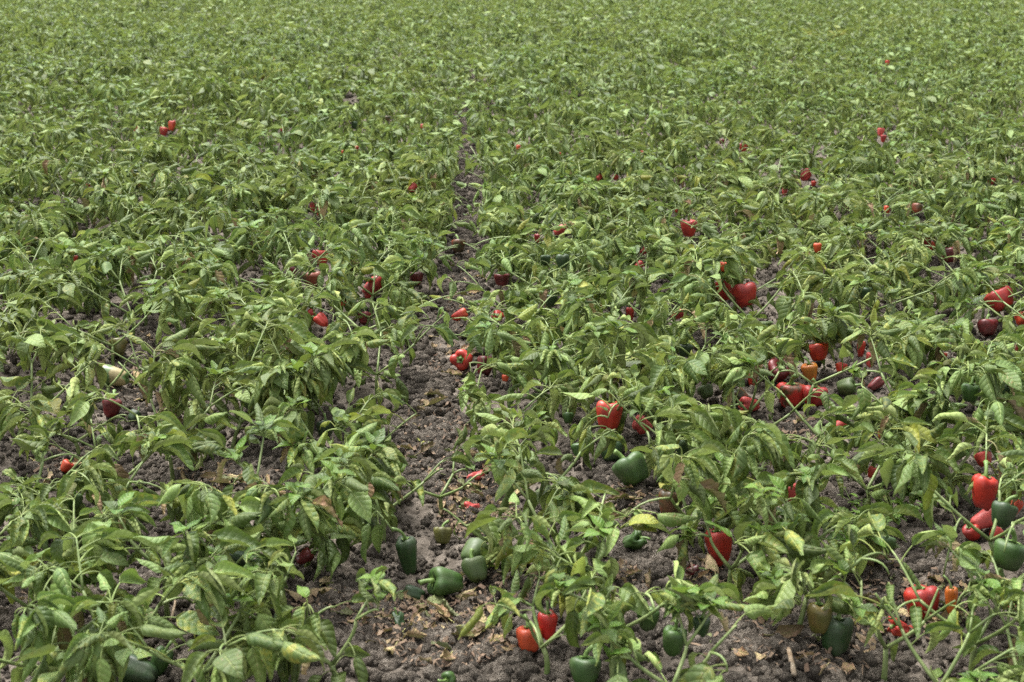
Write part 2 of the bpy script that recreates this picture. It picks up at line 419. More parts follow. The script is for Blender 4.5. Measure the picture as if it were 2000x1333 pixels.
# ------------------------------------------------------------------ soil clods (uncountable): points that carry small lumps
def build_clods():
    import bmesh
    protos = []
    rs = random.Random(9)
    hold = bpy.data.collections.new('clod_shapes')
    for i in range(7):
        bm = bmesh.new(); bmesh.ops.create_icosphere(bm, subdivisions=2, radius=1.0)
        s = [rs.uniform(0.75, 1.2) for _ in range(3)]
        for v in bm.verts:
            n = sn(v.co.x * 1.7 + i * 9, v.co.y * 1.7 + v.co.z * 2.3, 40 + i) * 0.7 + sn(v.co.x * 4 + i, v.co.z * 4 + v.co.y * 3, 60 + i) * 0.35
            f = 0.55 + 0.75 * float(n)
            v.co = Vector((v.co.x * s[0] * f, v.co.y * s[1] * f, v.co.z * s[2] * f * 0.85))
        me = bpy.data.meshes.new('soil_clod'); bm.to_mesh(me); bm.free()
        me.polygons.foreach_set('use_smooth', np.ones(len(me.polygons), bool)); me.materials.append(M_CLOD)
        protos.append(me)
    n = 75000
    d = 2.0 + (NR.random(n) ** 1.4) * 7.0
    x = (NR.random(n) - 0.5) * (0.80 * d + 1.0)
    # thick in the bare places, where each crumb can be told apart
    for (sx, sy, rx, ry) in SOIL:
        if sy < 420: continue
        m_ = int(rx * ry * (0.34 if sy > 650 else 0.7))
        a_ = NR.random(m_) * 2 * PI; q_ = np.sqrt(NR.random(m_)) * 1.35
        px = sx + np.cos(a_) * rx * q_ - PW / 2; py = sy + np.sin(a_) * ry * q_ - PH / 2
        dx = FWD[0] * FPX + RGT[0] * px - UPV[0] * py; dy = FWD[1] * FPX + RGT[1] * px - UPV[1] * py; dz = FWD[2] * FPX + RGT[2] * px - UPV[2] * py
        t_ = (-0.03 - CAM_H) / dz
        x = np.concatenate([x, dx * t_]); d = np.concatenate([d, dy * t_])
    # the middle furrow stays cloddy a long way back
    fy = 7.5 + NR.random(9000) ** 1.3 * 17.0
    x = np.concatenate([x, furrow_x(fy) + NR.normal(0, 0.09, len(fy))]); d = np.concatenate([d, fy])
    gx = NR.uniform(-4.5, 5.0, 14000); gy = NR.uniform(8.5, 15.0, 14000)
    x = np.concatenate([x, gx]); d = np.concatenate([d, gy])
    big = NR.random(len(x)) ** 7
    size = (0.0032 + 0.0046 * NR.random(len(x)) ** 1.5 + 0.019 * big) * (1 + 0.05 * np.maximum(d - 4, 0))
    z = ground_z(x, d) + 0.012 * (NR.random(len(x)) - 0.25)
    print('clods', len(x))
    me = bpy.data.meshes.new('clod_points'); me.vertices.add(len(x))
    me.vertices.foreach_set('co', np.stack([x, d, z], -1).astype(np.float32).ravel())
    at = me.attributes.new('size', 'FLOAT', 'POINT'); at.data.foreach_set('value', size.astype(np.float32))
    o = obj('soil_clods', me); tag(o, 'loose grey brown clods and crumbs of dry soil', 'soil', kind='stuff')
    ng = bpy.data.node_groups.new('scatter_clods', 'GeometryNodeTree')
    ng.interface.new_socket('Geometry', in_out='INPUT', socket_type='NodeSocketGeometry'); ng.interface.new_socket('Geometry', in_out='OUTPUT', socket_type='NodeSocketGeometry')
    gi = ng.nodes.new('NodeGroupInput'); go = ng.nodes.new('NodeGroupOutput')
    lk = ng.links.new
    # the clod shapes live in the node tree as joined instances
    g2i = ng.nodes.new('GeometryNodeGeometryToInstance')
    shapes = []
    for me_ in protos:
        so = bpy.data.objects.new('soil_clod', me_); hold.objects.link(so)
    ci = ng.nodes.new('GeometryNodeCollectionInfo'); ci.inputs['Collection'].default_value = hold; ci.inputs['Separate Children'].default_value = True; ci.inputs['Reset Children'].default_value = True
    ip = ng.nodes.new('GeometryNodeInstanceOnPoints'); ip.inputs['Pick Instance'].default_value = True
    mp = ng.nodes.new('GeometryNodeMeshToPoints')
    ri = ng.nodes.new('FunctionNodeRandomValue'); ri.data_type = 'INT'; ri.inputs['Max'].default_value = 6
    rr = ng.nodes.new('FunctionNodeRandomValue'); rr.data_type = 'FLOAT_VECTOR'; rr.inputs[1].default_value = (6.28, 6.28, 6.28)
    na = ng.nodes.new('GeometryNodeInputNamedAttribute'); na.data_type = 'FLOAT'; na.inputs['Name'].default_value = 'size'
    ng.nodes.remove(g2i)
    lk(gi.outputs[0], mp.inputs[0]); lk(mp.outputs[0], ip.inputs['Points']); lk(ci.outputs[0], ip.inputs['Instance'])
    lk(ri.outputs[2], ip.inputs['Instance Index']); lk(rr.outputs[0], ip.inputs['Rotation']); lk(na.outputs[0], ip.inputs['Scale'])
    lk(ip.outputs[0], go.inputs[0])
    md = o.modifiers.new('scatter', 'NODES'); md.node_group = ng
build_clods()

# ------------------------------------------------------------------ peppers: measured in the photograph
def pepper_material(name, c1, c2, bias=0.5, soft=0.1, rough=0.3, spots=None):
    m, nt = material(name); k = N(nt)
    oi, ge = k.rand()
    tc = k.n('ShaderNodeTexCoord').outputs['Object']
    nz = k.noise(tc, 14.0, 2.0, 0.5, w=k.math('MULTIPLY', oi, 43.0))
    col = k.mix(k.step(nz, bias - soft, bias + soft), c1, c2)
    fine = k.noise(tc, 70.0, 4.0, 0.6, w=k.math('MULTIPLY', oi, 11.0))
    col = k.mix(k.math('MULTIPLY', k.step(fine, 0.35, 0.75), 0.35), col, tuple(min(1, c * 1.5) for c in c1))
    if spots: col = k.mix(k.step(k.noise(tc, 11.0, 3.0, 0.5, w=k.math('MULTIPLY', oi, 91.0)), 0.52, 0.56), col, spots)
    scar = k.noise(tc, 38.0, 3.0, 0.7, w=k.math('MULTIPLY', oi, 23.0))
    col = k.mix(k.math('MULTIPLY', k.step(scar, 0.70, 0.76), 0.5), col, (0.30, 0.22, 0.13))
    dust = k.noise(tc, 24.0, 5.0, 0.7, w=k.math('MULTIPLY', oi, 63.0))
    dirt = k.step(dust, 0.42, 0.75)
    col = k.mix(k.math('MULTIPLY', dirt, 0.20), col, (0.16, 0.125, 0.10))
    pb = k.n('ShaderNodeBsdfPrincipled'); k.set(pb.inputs['Base Color'], col)
    k.set(pb.inputs['Roughness'], k.math('ADD', k.math('MULTIPLY_ADD', fine, 0.3, rough - 0.08), k.math('MULTIPLY', dirt, 0.25))); pb.inputs['Specular IOR Level'].default_value = 0.5
    pb.inputs['Subsurface Weight'].default_value = 0.0
    bp = k.n('ShaderNodeBump'); bp.inputs['Strength'].default_value = 0.35; bp.inputs['Distance'].default_value = 0.002
    k.set(bp.inputs['Height'], k.math('ADD', k.math('MULTIPLY', nz, 2.0), k.math('MULTIPLY', fine, 0.4))); k.set(pb.inputs['Normal'], bp.outputs[0])
    out = k.n('ShaderNodeOutputMaterial'); nt.links.new(pb.outputs[0], out.inputs[0])
    return m

PM = {
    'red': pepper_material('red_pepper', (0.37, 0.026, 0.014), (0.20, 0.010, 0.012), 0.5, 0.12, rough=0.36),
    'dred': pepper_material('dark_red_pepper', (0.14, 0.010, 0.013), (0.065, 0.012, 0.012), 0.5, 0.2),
    'pink': pepper_material('pale_red_pepper', (0.42, 0.060, 0.050), (0.32, 0.022, 0.024), 0.5, 0.15, rough=0.42),
    'orange': pepper_material('orange_pepper', (0.46, 0.11, 0.012), (0.34, 0.15, 0.02), 0.55, 0.12),
    'ored': pepper_material('orange_red_pepper', (0.44, 0.055, 0.014), (0.32, 0.016, 0.012), 0.5, 0.10, rough=0.36),
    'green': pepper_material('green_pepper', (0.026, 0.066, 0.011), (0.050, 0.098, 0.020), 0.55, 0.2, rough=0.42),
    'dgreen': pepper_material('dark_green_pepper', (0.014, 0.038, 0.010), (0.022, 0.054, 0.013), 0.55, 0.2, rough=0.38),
    'lgreen': pepper_material('pale_green_pepper', (0.042, 0.076, 0.018), (0.075, 0.100, 0.026), 0.55, 0.2, rough=0.45),
    'turn': pepper_material('turning_pepper', (0.42, 0.020, 0.014), (0.055, 0.050, 0.018), 0.5, 0.06),
    'brown': pepper_material('brown_green_pepper', (0.17, 0.040, 0.018), (0.030, 0.042, 0.014), 0.48, 0.10),
    'goldgreen': pepper_material('gold_green_pepper', (0.085, 0.085, 0.020), (0.16, 0.075, 0.02), 0.58, 0.12),
    'scald': pepper_material('sunscalded_pepper', (0.07, 0.13, 0.03), (0.04, 0.09, 0.02), 0.55, 0.2, spots=(0.30, 0.25, 0.12)),
}
M_STALK = plain_material('pepper_stalk', (0.10, 0.17, 0.04), (0.16, 0.24, 0.07), 40, 0.5, 0.4, 0.2, 0.001, per_obj=0.3)

PROFILE = [(0.07, 0.0), (0.03, 0.16), (0.0, 0.36), (0.02, 0.56), (0.10, 0.72), (0.24, 0.83), (0.42, 0.91), (0.60, 0.97), (0.76, 1.0), (0.87, 0.95), (0.945, 0.82), (0.975, 0.64), (0.96, 0.44), (0.92, 0.26), (0.885, 0.12), (0.88, 0.0)]

def pepper_body(W, H, lobes, taper, rs, nth=30, crush=0.0):
    V, F = [], []
    ph = rs.uniform(0, 6.28); offs = [rs.uniform(-1, 1) for _ in range(lobes)]; bulge = [rs.uniform(0.88, 1.1) for _ in range(lobes)]
    Rm = W / 2
    s1 = rs.uniform(0, 50)
    prof = PROFILE[1:-1]
    V.append((0, 0, PROFILE[0][0] * H))
    for zf, rf in prof:
        for j in range(nth):
            th = 2 * PI * j / nth
            c = abs(math.cos(lobes * (th - ph) / 2))
            li = int(((th - ph) / (2 * PI) * lobes + 0.5) // 1) % lobes
            amp = 0.20 * (0.55 + 0.45 * abs(zf - 0.55) / 0.45)
            r = Rm * rf * (1 - amp * (1 - c ** 0.55)) * (1 + (bulge[li] - 1) * c)
            r *= 1 - taper * (1 - zf) * 0.6
            r *= 1 + 0.10 * ((sn(th * 1.3 + s1, zf * 2.2 + s1, 9)) - 0.5) + crush * ((sn(th * 2.1 + s1, zf * 3.1, 12)) - 0.5)
            z = zf * H
            if zf < 0.3: z += H * (0.05 * offs[li] * c + 0.05 * (1 - c)) * (1 - zf / 0.3)
            if zf > 0.85: z += H * (0.05 * offs[li] * c - 0.04 * (1 - c))
            z *= 1 + crush * 0.7 * ((sn(th * 1.7 + s1, 3.3, 15)) - 0.5)
            V.append((r * math.cos(th), r * math.sin(th), z))
    V.append((0, 0, PROFILE[-1][0] * H))
    m = len(prof)
    for j in range(nth):
        F.append((0, 1 + (j + 1) % nth, 1 + j))
        for i in range(m - 1):
            a = 1 + i * nth + j; b = 1 + i * nth + (j + 1) % nth
            F.append((a, b, b + nth, a + nth))
        F.append((1 + (m - 1) * nth + j, 1 + (m - 1) * nth + (j + 1) % nth, len(V) - 1))
    return V, F

def calyx_mesh(W, H, rs):
    V, F = [(0, 0, H * 0.925)], []
    n = 20
    for k, (rf, zf) in enumerate([(0.16, 0.925), (0.34, 0.955)]):
        for j in range(n):
            th = 2 * PI * j / n
            s = 1 + (0.22 * math.cos(5 * th) if k else 0)
            V.append((W / 2 * rf * s * math.cos(th), W / 2 * rf * s * math.sin(th), H * zf + 0.0015))
    for j in range(n):
        F.append((0, 1 + j, 1 + (j + 1) % n)); a, b = 1 + j, 1 + (j + 1) % n
        F.append((a, a + n, b + n, b))
    return V, F

def stalk_mesh(W, H, rs, ln):
    a = rs.uniform(0, 6.28); k = rs.uniform(0.3, 0.9) * ln
    p0 = (0, 0, H * 0.91); p1 = (0, 0, H * 0.91 + ln * 0.7); p2 = (k * math.cos(a), k * math.sin(a), H * 0.91 + ln)
    pts = bez(p0, p1, p2, 6)
    r = W * 0.075
    return tube(pts, [r * 1.15, r * 0.95, r * 0.85, r * 0.85, r * 0.95, r * 1.2], 8), pts[-1]

# x, y (photograph pixels of the middle), width px, height px, colour, height of its middle above soil (None: lying), tilt deg, direction deg, label
P = [
 (130, 911, 26, 24, 'ored', None, 40, 20, 'small orange-red pepper on bare soil at the far left edge'),
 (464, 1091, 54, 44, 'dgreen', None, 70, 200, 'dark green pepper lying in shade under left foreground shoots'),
 (595, 1089, 34, 26, 'dred', 0.05, 60, 20, 'dark red wrinkled pepper behind the young shoots, left foreground'),
 (272, 1312, 76, 52, 'dgreen', None, 80, 160, 'big dark green pepper lying at the bottom edge, lower left'),
 (312, 1296, 40, 58, 'green', None, 25, 0, 'narrow curved green pepper beside the big one at bottom left'),
 (146, 980, 34, 32, 'green', 0.10, 20, 90, 'half hidden green pepper among drooping leaves at far left'),
 (930, 931, 36, 20, 'pink', None, 85, 30, 'crushed pale red pepper piece on litter in the middle furrow'),
 (922, 993, 34, 18, 'pink', None, 88, 200, 'flattened faded red pepper scrap amid dead leaves in the furrow'),
 (1233, 921, 64, 58, 'green', None, 42, 140, 'leaning glossy green pepper resting on bare soil right of the furrow'),
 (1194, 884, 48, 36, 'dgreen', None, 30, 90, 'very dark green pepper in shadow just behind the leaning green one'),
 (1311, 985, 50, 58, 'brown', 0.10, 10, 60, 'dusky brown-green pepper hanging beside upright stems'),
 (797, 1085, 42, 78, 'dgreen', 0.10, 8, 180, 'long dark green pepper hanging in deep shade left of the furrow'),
 (808, 1160, 42, 28, 'dgreen', None, 80, 170, 'curled dark green pepper end on the soil beside furrow'),
 (872, 1137, 64, 62, 'green', None, 75, 200, 'large shiny green pepper lying on its side in the furrow litter'),
 (929, 1113, 52, 48, 'lgreen', None, 40, 120, 'pale green pepper next to the large shiny green one'),
 (925, 1082, 54, 38, 'lgreen', None, 75, 60, 'light green pepper with dried calyx behind the pale pair'),
 (864, 1047, 36, 34, 'goldgreen', None, 30, 90, 'olive brown pepper half buried behind furrow leaves'),
 (1236, 1057, 42, 36, 'green', None, 60, 330, 'small knobbly misshapen green pepper on bare soil'),
 (777, 1217, 26, 34, 'dgreen', None, 70, 100, 'little twisted green pepper with rotten end on furrow soil'),
 (1032, 1249, 52, 52, 'ored', None, 15, 90, 'bright red pepper behind a hanging yellow-green leaf, bottom middle'),
 (1070, 1222, 40, 56, 'turn', 0.06, 8, 90, 'red and green turning pepper just behind the bright red one'),
 (1143, 1310, 64, 56, 'green', None, 20, 90, 'round green pepper cut by the bottom edge, middle'),
 (1265, 1210, 46, 44, 'green', 0.10, 10, 90, 'small round green pepper hanging, bottom middle right'),
 (1316, 1254, 52, 56, 'green', 0.07, 10, 45, 'green pepper hanging under leaves beside the pale bare soil'),
 (1371, 1223, 36, 38, 'dgreen', 0.12, 5, 90, 'little dark green pepper dangling above pale bare soil'),
 (876, 1324, 30, 30, 'green', None, 80, 250, 'tiny green pepper lying at the very bottom edge of furrow'),
 (1403, 1070, 52, 72, 'red', 0.06, 12, 120, 'tall red pepper behind a bright green young leaf rosette'),
 (1546, 963, 36, 32, 'pink', 0.05, 30, 150, 'pinkish red pepper showing between drooping leaves, right of middle'),
 (1352, 1115, 26, 20, 'dred', None, 80, 20, 'shrivelled dark maroon pepper on litter below the tall red one'),
 (1704, 924, 20, 24, 'red', 0.07, 20, 20, 'red pepper sliver behind leaves near right foreground weeds'),
 (1920, 897, 34, 26, 'red', 0.10, 40, 100, 'red pepper top peeking above leaves near the right edge'),
 (1922, 962, 54, 68, 'red', 0.14, 8, 60, 'big light red pepper hanging near right edge above dark green one'),
 (1925, 1014, 60, 36, 'pink', 0.05, 70, 10, 'pinkish red pepper lying below the big hanging one, right edge'),
 (1898, 1040, 34, 34, 'red', None, 30, 200, 'deep red pepper low on the soil beside right stems'),
 (1946, 1042, 28, 24, 'red', None, 50, 20, 'red pepper corner under the dark green pepper, right edge'),
 (1985, 990, 22, 32, 'ored', 0.12, 20, 10, 'orange-red pepper cut by the right edge'),
 (1958, 1005, 50, 50, 'dgreen', 0.17, 20, 40, 'glossy dark green pepper hanging in front of red ones, right edge'),
 (1972, 1084, 70, 58, 'green', 0.12, 20, 30, 'wide green pepper hanging at the right edge'),
 (1733, 1064, 34, 32, 'green', 0.14, 15, 80, 'small green pepper with stalk hanging over bare soil, right'),
 (1599, 1208, 50, 62, 'goldgreen', 0.08, 8, 90, 'bronze-green pepper behind a spotted leaf, lower right'),
 (1633, 1242, 58, 74, 'dgreen', None, 15, 60, 'large dark green pepper standing on soil, lower right'),
 (1798, 1180, 66, 68, 'red', None, 12, 120, 'big three-lobed red pepper under crossing leaves, lower right'),
 (1857, 1174, 26, 56, 'orange', 0.06, 6, 90, 'narrow orange pepper beside the big red one, lower right'),
 (1762, 1228, 46, 34, 'ored', None, 65, 200, 'collapsed rotten orange-red pepper on dead leaves, lower right'),
 (1988, 1192, 30, 30, 'brown', None, 50, 180, 'dull brown pepper at the right edge near the bottom'),
 (626, 504, 34, 30, 'red', 0.08, 20, 100, 'bright red pepper just above the half dark one, left middle'),
 (570, 532, 20, 20, 'dred', 0.06, 20, 90, 'dark red pepper in leaf shade left of the half dark one'),
 (612, 549, 40, 40, 'brown', None, 6, 90, 'half brownish red, half dark green square pepper, left middle'),
 (629, 627, 28, 24, 'red', 0.10, 60, 140, 'red pepper showing behind big left plant'),
 (605, 612, 16, 14, 'pink', 0.08, 60, 20, 'small pale red pepper tip above the one behind big left plant'),
 (670, 593, 12, 12, 'ored', 0.10, 30, 20, 'tiny orange pepper tip among left middle leaves'),
 (223, 736, 56, 42, 'scald', None, 78, 170, 'green pepper with cream sunscald patch lying at left'),
 (230, 678, 38, 32, 'goldgreen', 0.06, 40, 100, 'olive green pepper in the shade behind the sunscalded one'),
 (218, 796, 42, 38, 'dred', None, 20, 60, 'dark maroon pepper with green calyx below the sunscalded one'),
 (262, 814, 24, 20, 'dgreen', None, 60, 60, 'small dark green pepper beside the maroon one at left'),
 (636, 838, 32, 34, 'dgreen', 0.08, 10, 90, 'dark green pepper behind the big left plant drooping leaves'),
 (728, 561, 46, 28, 'red', 0.05, 55, 30, 'broad red pepper under leaves left of the bare furrow'),
 (813, 545, 26, 26, 'dred', 0.07, 20, 90, 'dark red pepper at leafy edge of the bare furrow, left side'),
 (712, 622, 26, 24, 'dred', 0.06, 30, 90, 'dull pinkish red shaded pepper left of the bare furrow'),
 (1049, 466, 11, 18, 'red', 0.15, 10, 90, 'thin red pepper sliver amid leaves right of the furrow head'),
 (1094, 449, 28, 18, 'pink', 0.12, 60, 20, 'red pepper top crossing leaves beyond the furrow, right'),
 (981, 547, 30, 26, 'dred', 0.08, 15, 90, 'dark red pepper at leafy edge of the furrow, right side'),
 (898, 617, 32, 24, 'ored', None, 70, 10, 'bright orange-red pepper at the near end of the bare furrow strip'),
 (975, 618, 26, 20, 'red', None, 70, 200, 'red pepper right of the orange-red one, near furrow strip'),
 (1099, 511, 28, 28, 'dgreen', 0.20, 10, 90, 'round dark green pepper hanging high in foliage right of furrow'),
 (1065, 508, 20, 20, 'dgreen', 0.16, 10, 90, 'dark green pepper left of the round hanging one'),
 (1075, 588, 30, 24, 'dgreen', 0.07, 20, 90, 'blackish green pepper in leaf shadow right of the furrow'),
 (1230, 614, 17, 28, 'red', 0.10, 10, 90, 'slim red pepper half covered by leaf, centre right'),
 (1326, 614, 30, 22, 'pink', 0.10, 60, 340, 'pale red pepper behind the centre right shoot'),
 (905, 703, 40, 32, 'red', None, 72, 250, 'red pepper with green stalk lying in the furrow'),
 (947, 714, 32, 40, 'dred', None, 20, 60, 'red pepper with dark patch beside the stalked one in furrow'),
 (1190, 812, 54, 58, 'ored', 0.12, 10, 60, 'large bright orange-red pepper hanging in the middle of the picture'),
 (1253, 831, 40, 30, 'pink', 0.05, 50, 20, 'pale red pepper below and right of the large hanging one'),
 (1345, 447, 36, 34, 'red', 0.18, 8, 90, 'red pepper with curled pale stalk high in the middle foliage'),
 (1248, 518, 18, 14, 'pink', 0.08, 60, 20, 'small faded red pepper in foliage, centre right'),
 (1258, 491, 16, 14, 'red', 0.10, 60, 20, 'small red pepper above the faded one, centre right'),
 (1179, 596, 13, 16, 'pink', 0.10, 20, 20, 'tiny pale red pepper among leaves, centre'),
 (1133, 879, 34, 30, 'green', 0.06, 20, 90, 'green pepper in shade below the large hanging orange-red one'),
 (1109, 817, 22, 22, 'green', 0.10, 20, 90, 'small green pepper left of the large hanging orange-red one'),
 (1340, 685, 28, 28, 'dgreen', 0.16, 8, 90, 'dark green pepper hanging below the centre right shoot'),
 (895, 481, 28, 26, 'brown', None, 20, 90, 'brown-green pepper at the far end of the bare furrow strip'),
 (987, 739, 14, 14, 'ored', 0.05, 20, 90, 'tiny orange pepper end right of the furrow pair'),
 (1414, 522, 21, 20, 'ored', 0.25, 15, 90, 'small round orange-red pepper above the red pair'),
 (1415, 567, 38, 42, 'red', 0.12, 10, 150, 'shaded red pepper, left one of the red pair, right middle'),
 (1451, 578, 50, 46, 'red', 0.12, 18, 120, 'shiny red pepper with green stalk, front one of the red pair'),
 (1597, 484, 17, 20, 'ored', 0.18, 10, 90, 'small orange-red pepper in foliage above right middle'),
 (1803, 470, 34, 28, 'red', 0.10, 30, 120, 'red pepper in shade above bare soil near right side'),
 (1820, 482, 20, 16, 'ored', 0.07, 50, 20, 'little bright red pepper touching the shaded red one'),
 (1851, 500, 36, 32, 'dred', None, 20, 60, 'dark red lobed pepper right of the little bright red one'),
 (1954, 587, 56, 40, 'red', 0.10, 40, 120, 'large lobed red pepper near the right edge, middle height'),
 (1929, 641, 40, 30, 'dred', 0.05, 30, 90, 'dark red pepper half under a leaf, below the large lobed one'),
 (1994, 622, 24, 26, 'ored', 0.08, 30, 90, 'orange-red pepper cut by right edge beside large lobed one'),
 (1597, 688, 40, 36, 'ored', 0.09, 15, 120, 'orange-red pepper, topmost of the pepper cluster at right'),
 (1522, 724, 48, 38, 'dred', 0.05, 30, 280, 'dark red and brown pepper with calyx facing out, in right cluster'),
 (1582, 727, 34, 34, 'orange', 0.05, 12, 120, 'yellow-orange pepper in the middle of the right cluster'),
 (1470, 743, 22, 26, 'red', None, 20, 90, 'red pepper half behind a leaf, left side of right cluster'),
 (1546, 774, 58, 52, 'turn', None, 8, 120, 'big red pepper with dark greenish side, front of right cluster'),
 (1592, 775, 44, 40, 'red', None, 10, 60, 'red pepper touching the big dark sided one, right cluster'),
 (1446, 773, 30, 28, 'brown', None, 60, 150, 'thin orange-brown rotting pepper, left end of right cluster'),
 (1464, 791, 42, 30, 'pink', None, 80, 200, 'pale shiny red pepper lying at front left of right cluster'),
 (1653, 755, 36, 38, 'lgreen', None, 75, 330, 'yellowish green pepper lying right of the red cluster'),
 (1643, 719, 24, 20, 'ored', 0.05, 30, 60, 'orange pepper top behind the yellowish green one'),
 (1682, 681, 16, 32, 'red', 0.10, 10, 60, 'narrow upright red pepper above right cluster'),
 (1700, 703, 16, 30, 'pink', 0.07, 12, 60, 'narrow pale red pepper right of the upright one'),
 (1710, 751, 30, 22, 'dred', None, 60, 20, 'deep red pepper low behind leaves right of the cluster'),
 (1896, 768, 39, 38, 'green', 0.22, 6, 60, 'clean green pepper hanging high on the right plant'),
 (1966, 766, 20, 26, 'dgreen', 0.16, 8, 60, 'dark green pepper in shade right of the clean green one'),
 (1378, 766, 32, 26, 'lgreen', 0.05, 40, 120, 'pale green pepper under leaves left of the red cluster'),
 (1691, 573, 27, 24, 'dgreen', 0.16, 10, 90, 'dark green pepper behind tall leaning branch at right'),
 (1640, 831, 30, 24, 'red', None, 60, 20, 'red pepper half hidden on soil below the right cluster'),
 (1723, 845, 20, 26, 'orange', 0.08, 10, 60, 'dull orange pepper behind stems below right cluster'),
 (1334, 875, 32, 34, 'green', 0.08, 10, 60, 'green pepper in shade of the middle right plant'),
 (1844, 695, 12, 12, 'ored', 0.08, 20, 60, 'tiny red pepper tip above right plant'),
 (1988, 684, 22, 18, 'red', 0.08, 30, 60, 'red pepper at right edge below the dark half hidden one'),
 (146, 506, 12, 14, 'red', 0.12, 10, 60, 'tiny red pepper amid left edge foliage'),
 (320, 257, 18, 17, 'red', 0.12, 20, 60, 'red pepper, lower one of the pair in upper left foliage'),
 (336, 246, 15, 20, 'ored', 0.16, 20, 60, 'orange-red pepper, upper one of the pair in upper left foliage'),
 (264, 253, 9, 14, 'pink', 0.14, 20, 60, 'faded red pepper just left of the upper left pair'),
 (805, 367, 20, 14, 'pink', 0.18, 50, 60, 'pale red pepper above the far furrow, left side'),
 (854, 407, 10, 12, 'red', 0.10, 20, 60, 'small red pepper beside the far furrow'),
 (612, 406, 18, 20, 'pink', 0.14, 20, 60, 'faded red pepper in foliage above the half dark square one'),
 (624, 416, 12, 16, 'red', 0.12, 20, 60, 'red pepper touching the faded one, upper left'),
 (172, 365, 11, 10, 'red', 0.10, 20, 60, 'small red pepper on soil gap, upper left'),
 (19, 374, 18, 18, 'dgreen', 0.16, 10, 60, 'dark green pepper at the left edge, upper part'),
 (266, 338, 11, 12, 'dgreen', 0.16, 10, 60, 'small dark green pepper, upper left foliage'),
 (692, 245, 13, 15, 'dgreen', 0.20, 10, 60, 'dark green pepper hanging in far foliage left of furrow'),
 (757, 232, 11, 11, 'brown', 0.16, 10, 60, 'brown pepper in far foliage left of furrow'),
 (1720, 258, 14, 16, 'pink', 0.20, 20, 60, 'pale red pepper, upper one of a pair in upper right foliage'),
 (1725, 271, 12, 15, 'red', 0.16, 10, 60, 'deep red pepper, lower one of a pair in upper right foliage'),
 (1452, 289, 16, 15, 'red', 0.14, 20, 60, 'red pepper at the top of the upper right soil gap'),
 (1410, 277, 12, 10, 'dred', 0.14, 20, 60, 'dark red pepper left of the upper right soil gap'),
 (1572, 343, 22, 13, 'pink', 0.14, 60, 60, 'pale red pepper right of the upper right soil gap'),
 (1589, 359, 11, 11, 'red', 0.10, 20, 60, 'small red pepper under the pale one, upper right'),
 (1532, 376, 11, 14, 'pink', 0.12, 20, 60, 'faded pink pepper below the upper right soil gap'),
 (1732, 410, 13, 16, 'ored', 0.14, 20, 60, 'orange-red pepper, right upper foliage below the pair'),
 (1937, 354, 15, 12, 'red', 0.12, 30, 60, 'red pepper near the right edge, upper part'),
 (1790, 408, 23, 20, 'brown', 0.14, 30, 60, 'dark brown pepper in upper right foliage'),
 (1170, 347, 13, 9, 'pink', 0.16, 60, 60, 'pale red pepper, left one of two above centre'),
 (1202, 347, 11, 10, 'ored', 0.16, 40, 60, 'orange-red pepper, right one of two above centre'),
]
FAR = 'tiny red pepper speck far back in the dense foliage near the top'
for q in [(537, 116, 10), (737, 106, 12), (494, 153, 11), (825, 247, 9), (551, 253, 9), (697, 290, 10), (670, 298, 9), (422, 357, 9), (667, 382, 9), (1012, 288, 10), (1254, 299, 9),
          (1160, 394, 9), (1285, 170, 9), (1114, 196, 8), (1677, 116, 8), (1733, 123, 10), (1059, 314, 9), (1092, 302, 9), (795, 51, 7), (1970, 65, 7), (1706, 80, 7), (970, 410, 11), (1440, 400, 9), (1322, 412, 9), (1105, 3, 7)]:
    P.append((q[0], q[1], q[2] * 0.85, q[2] * 0.95, R.choice(['red', 'pink', 'ored']), 0.24 if q[1] < 320 else 0.16, 20, 60, None))

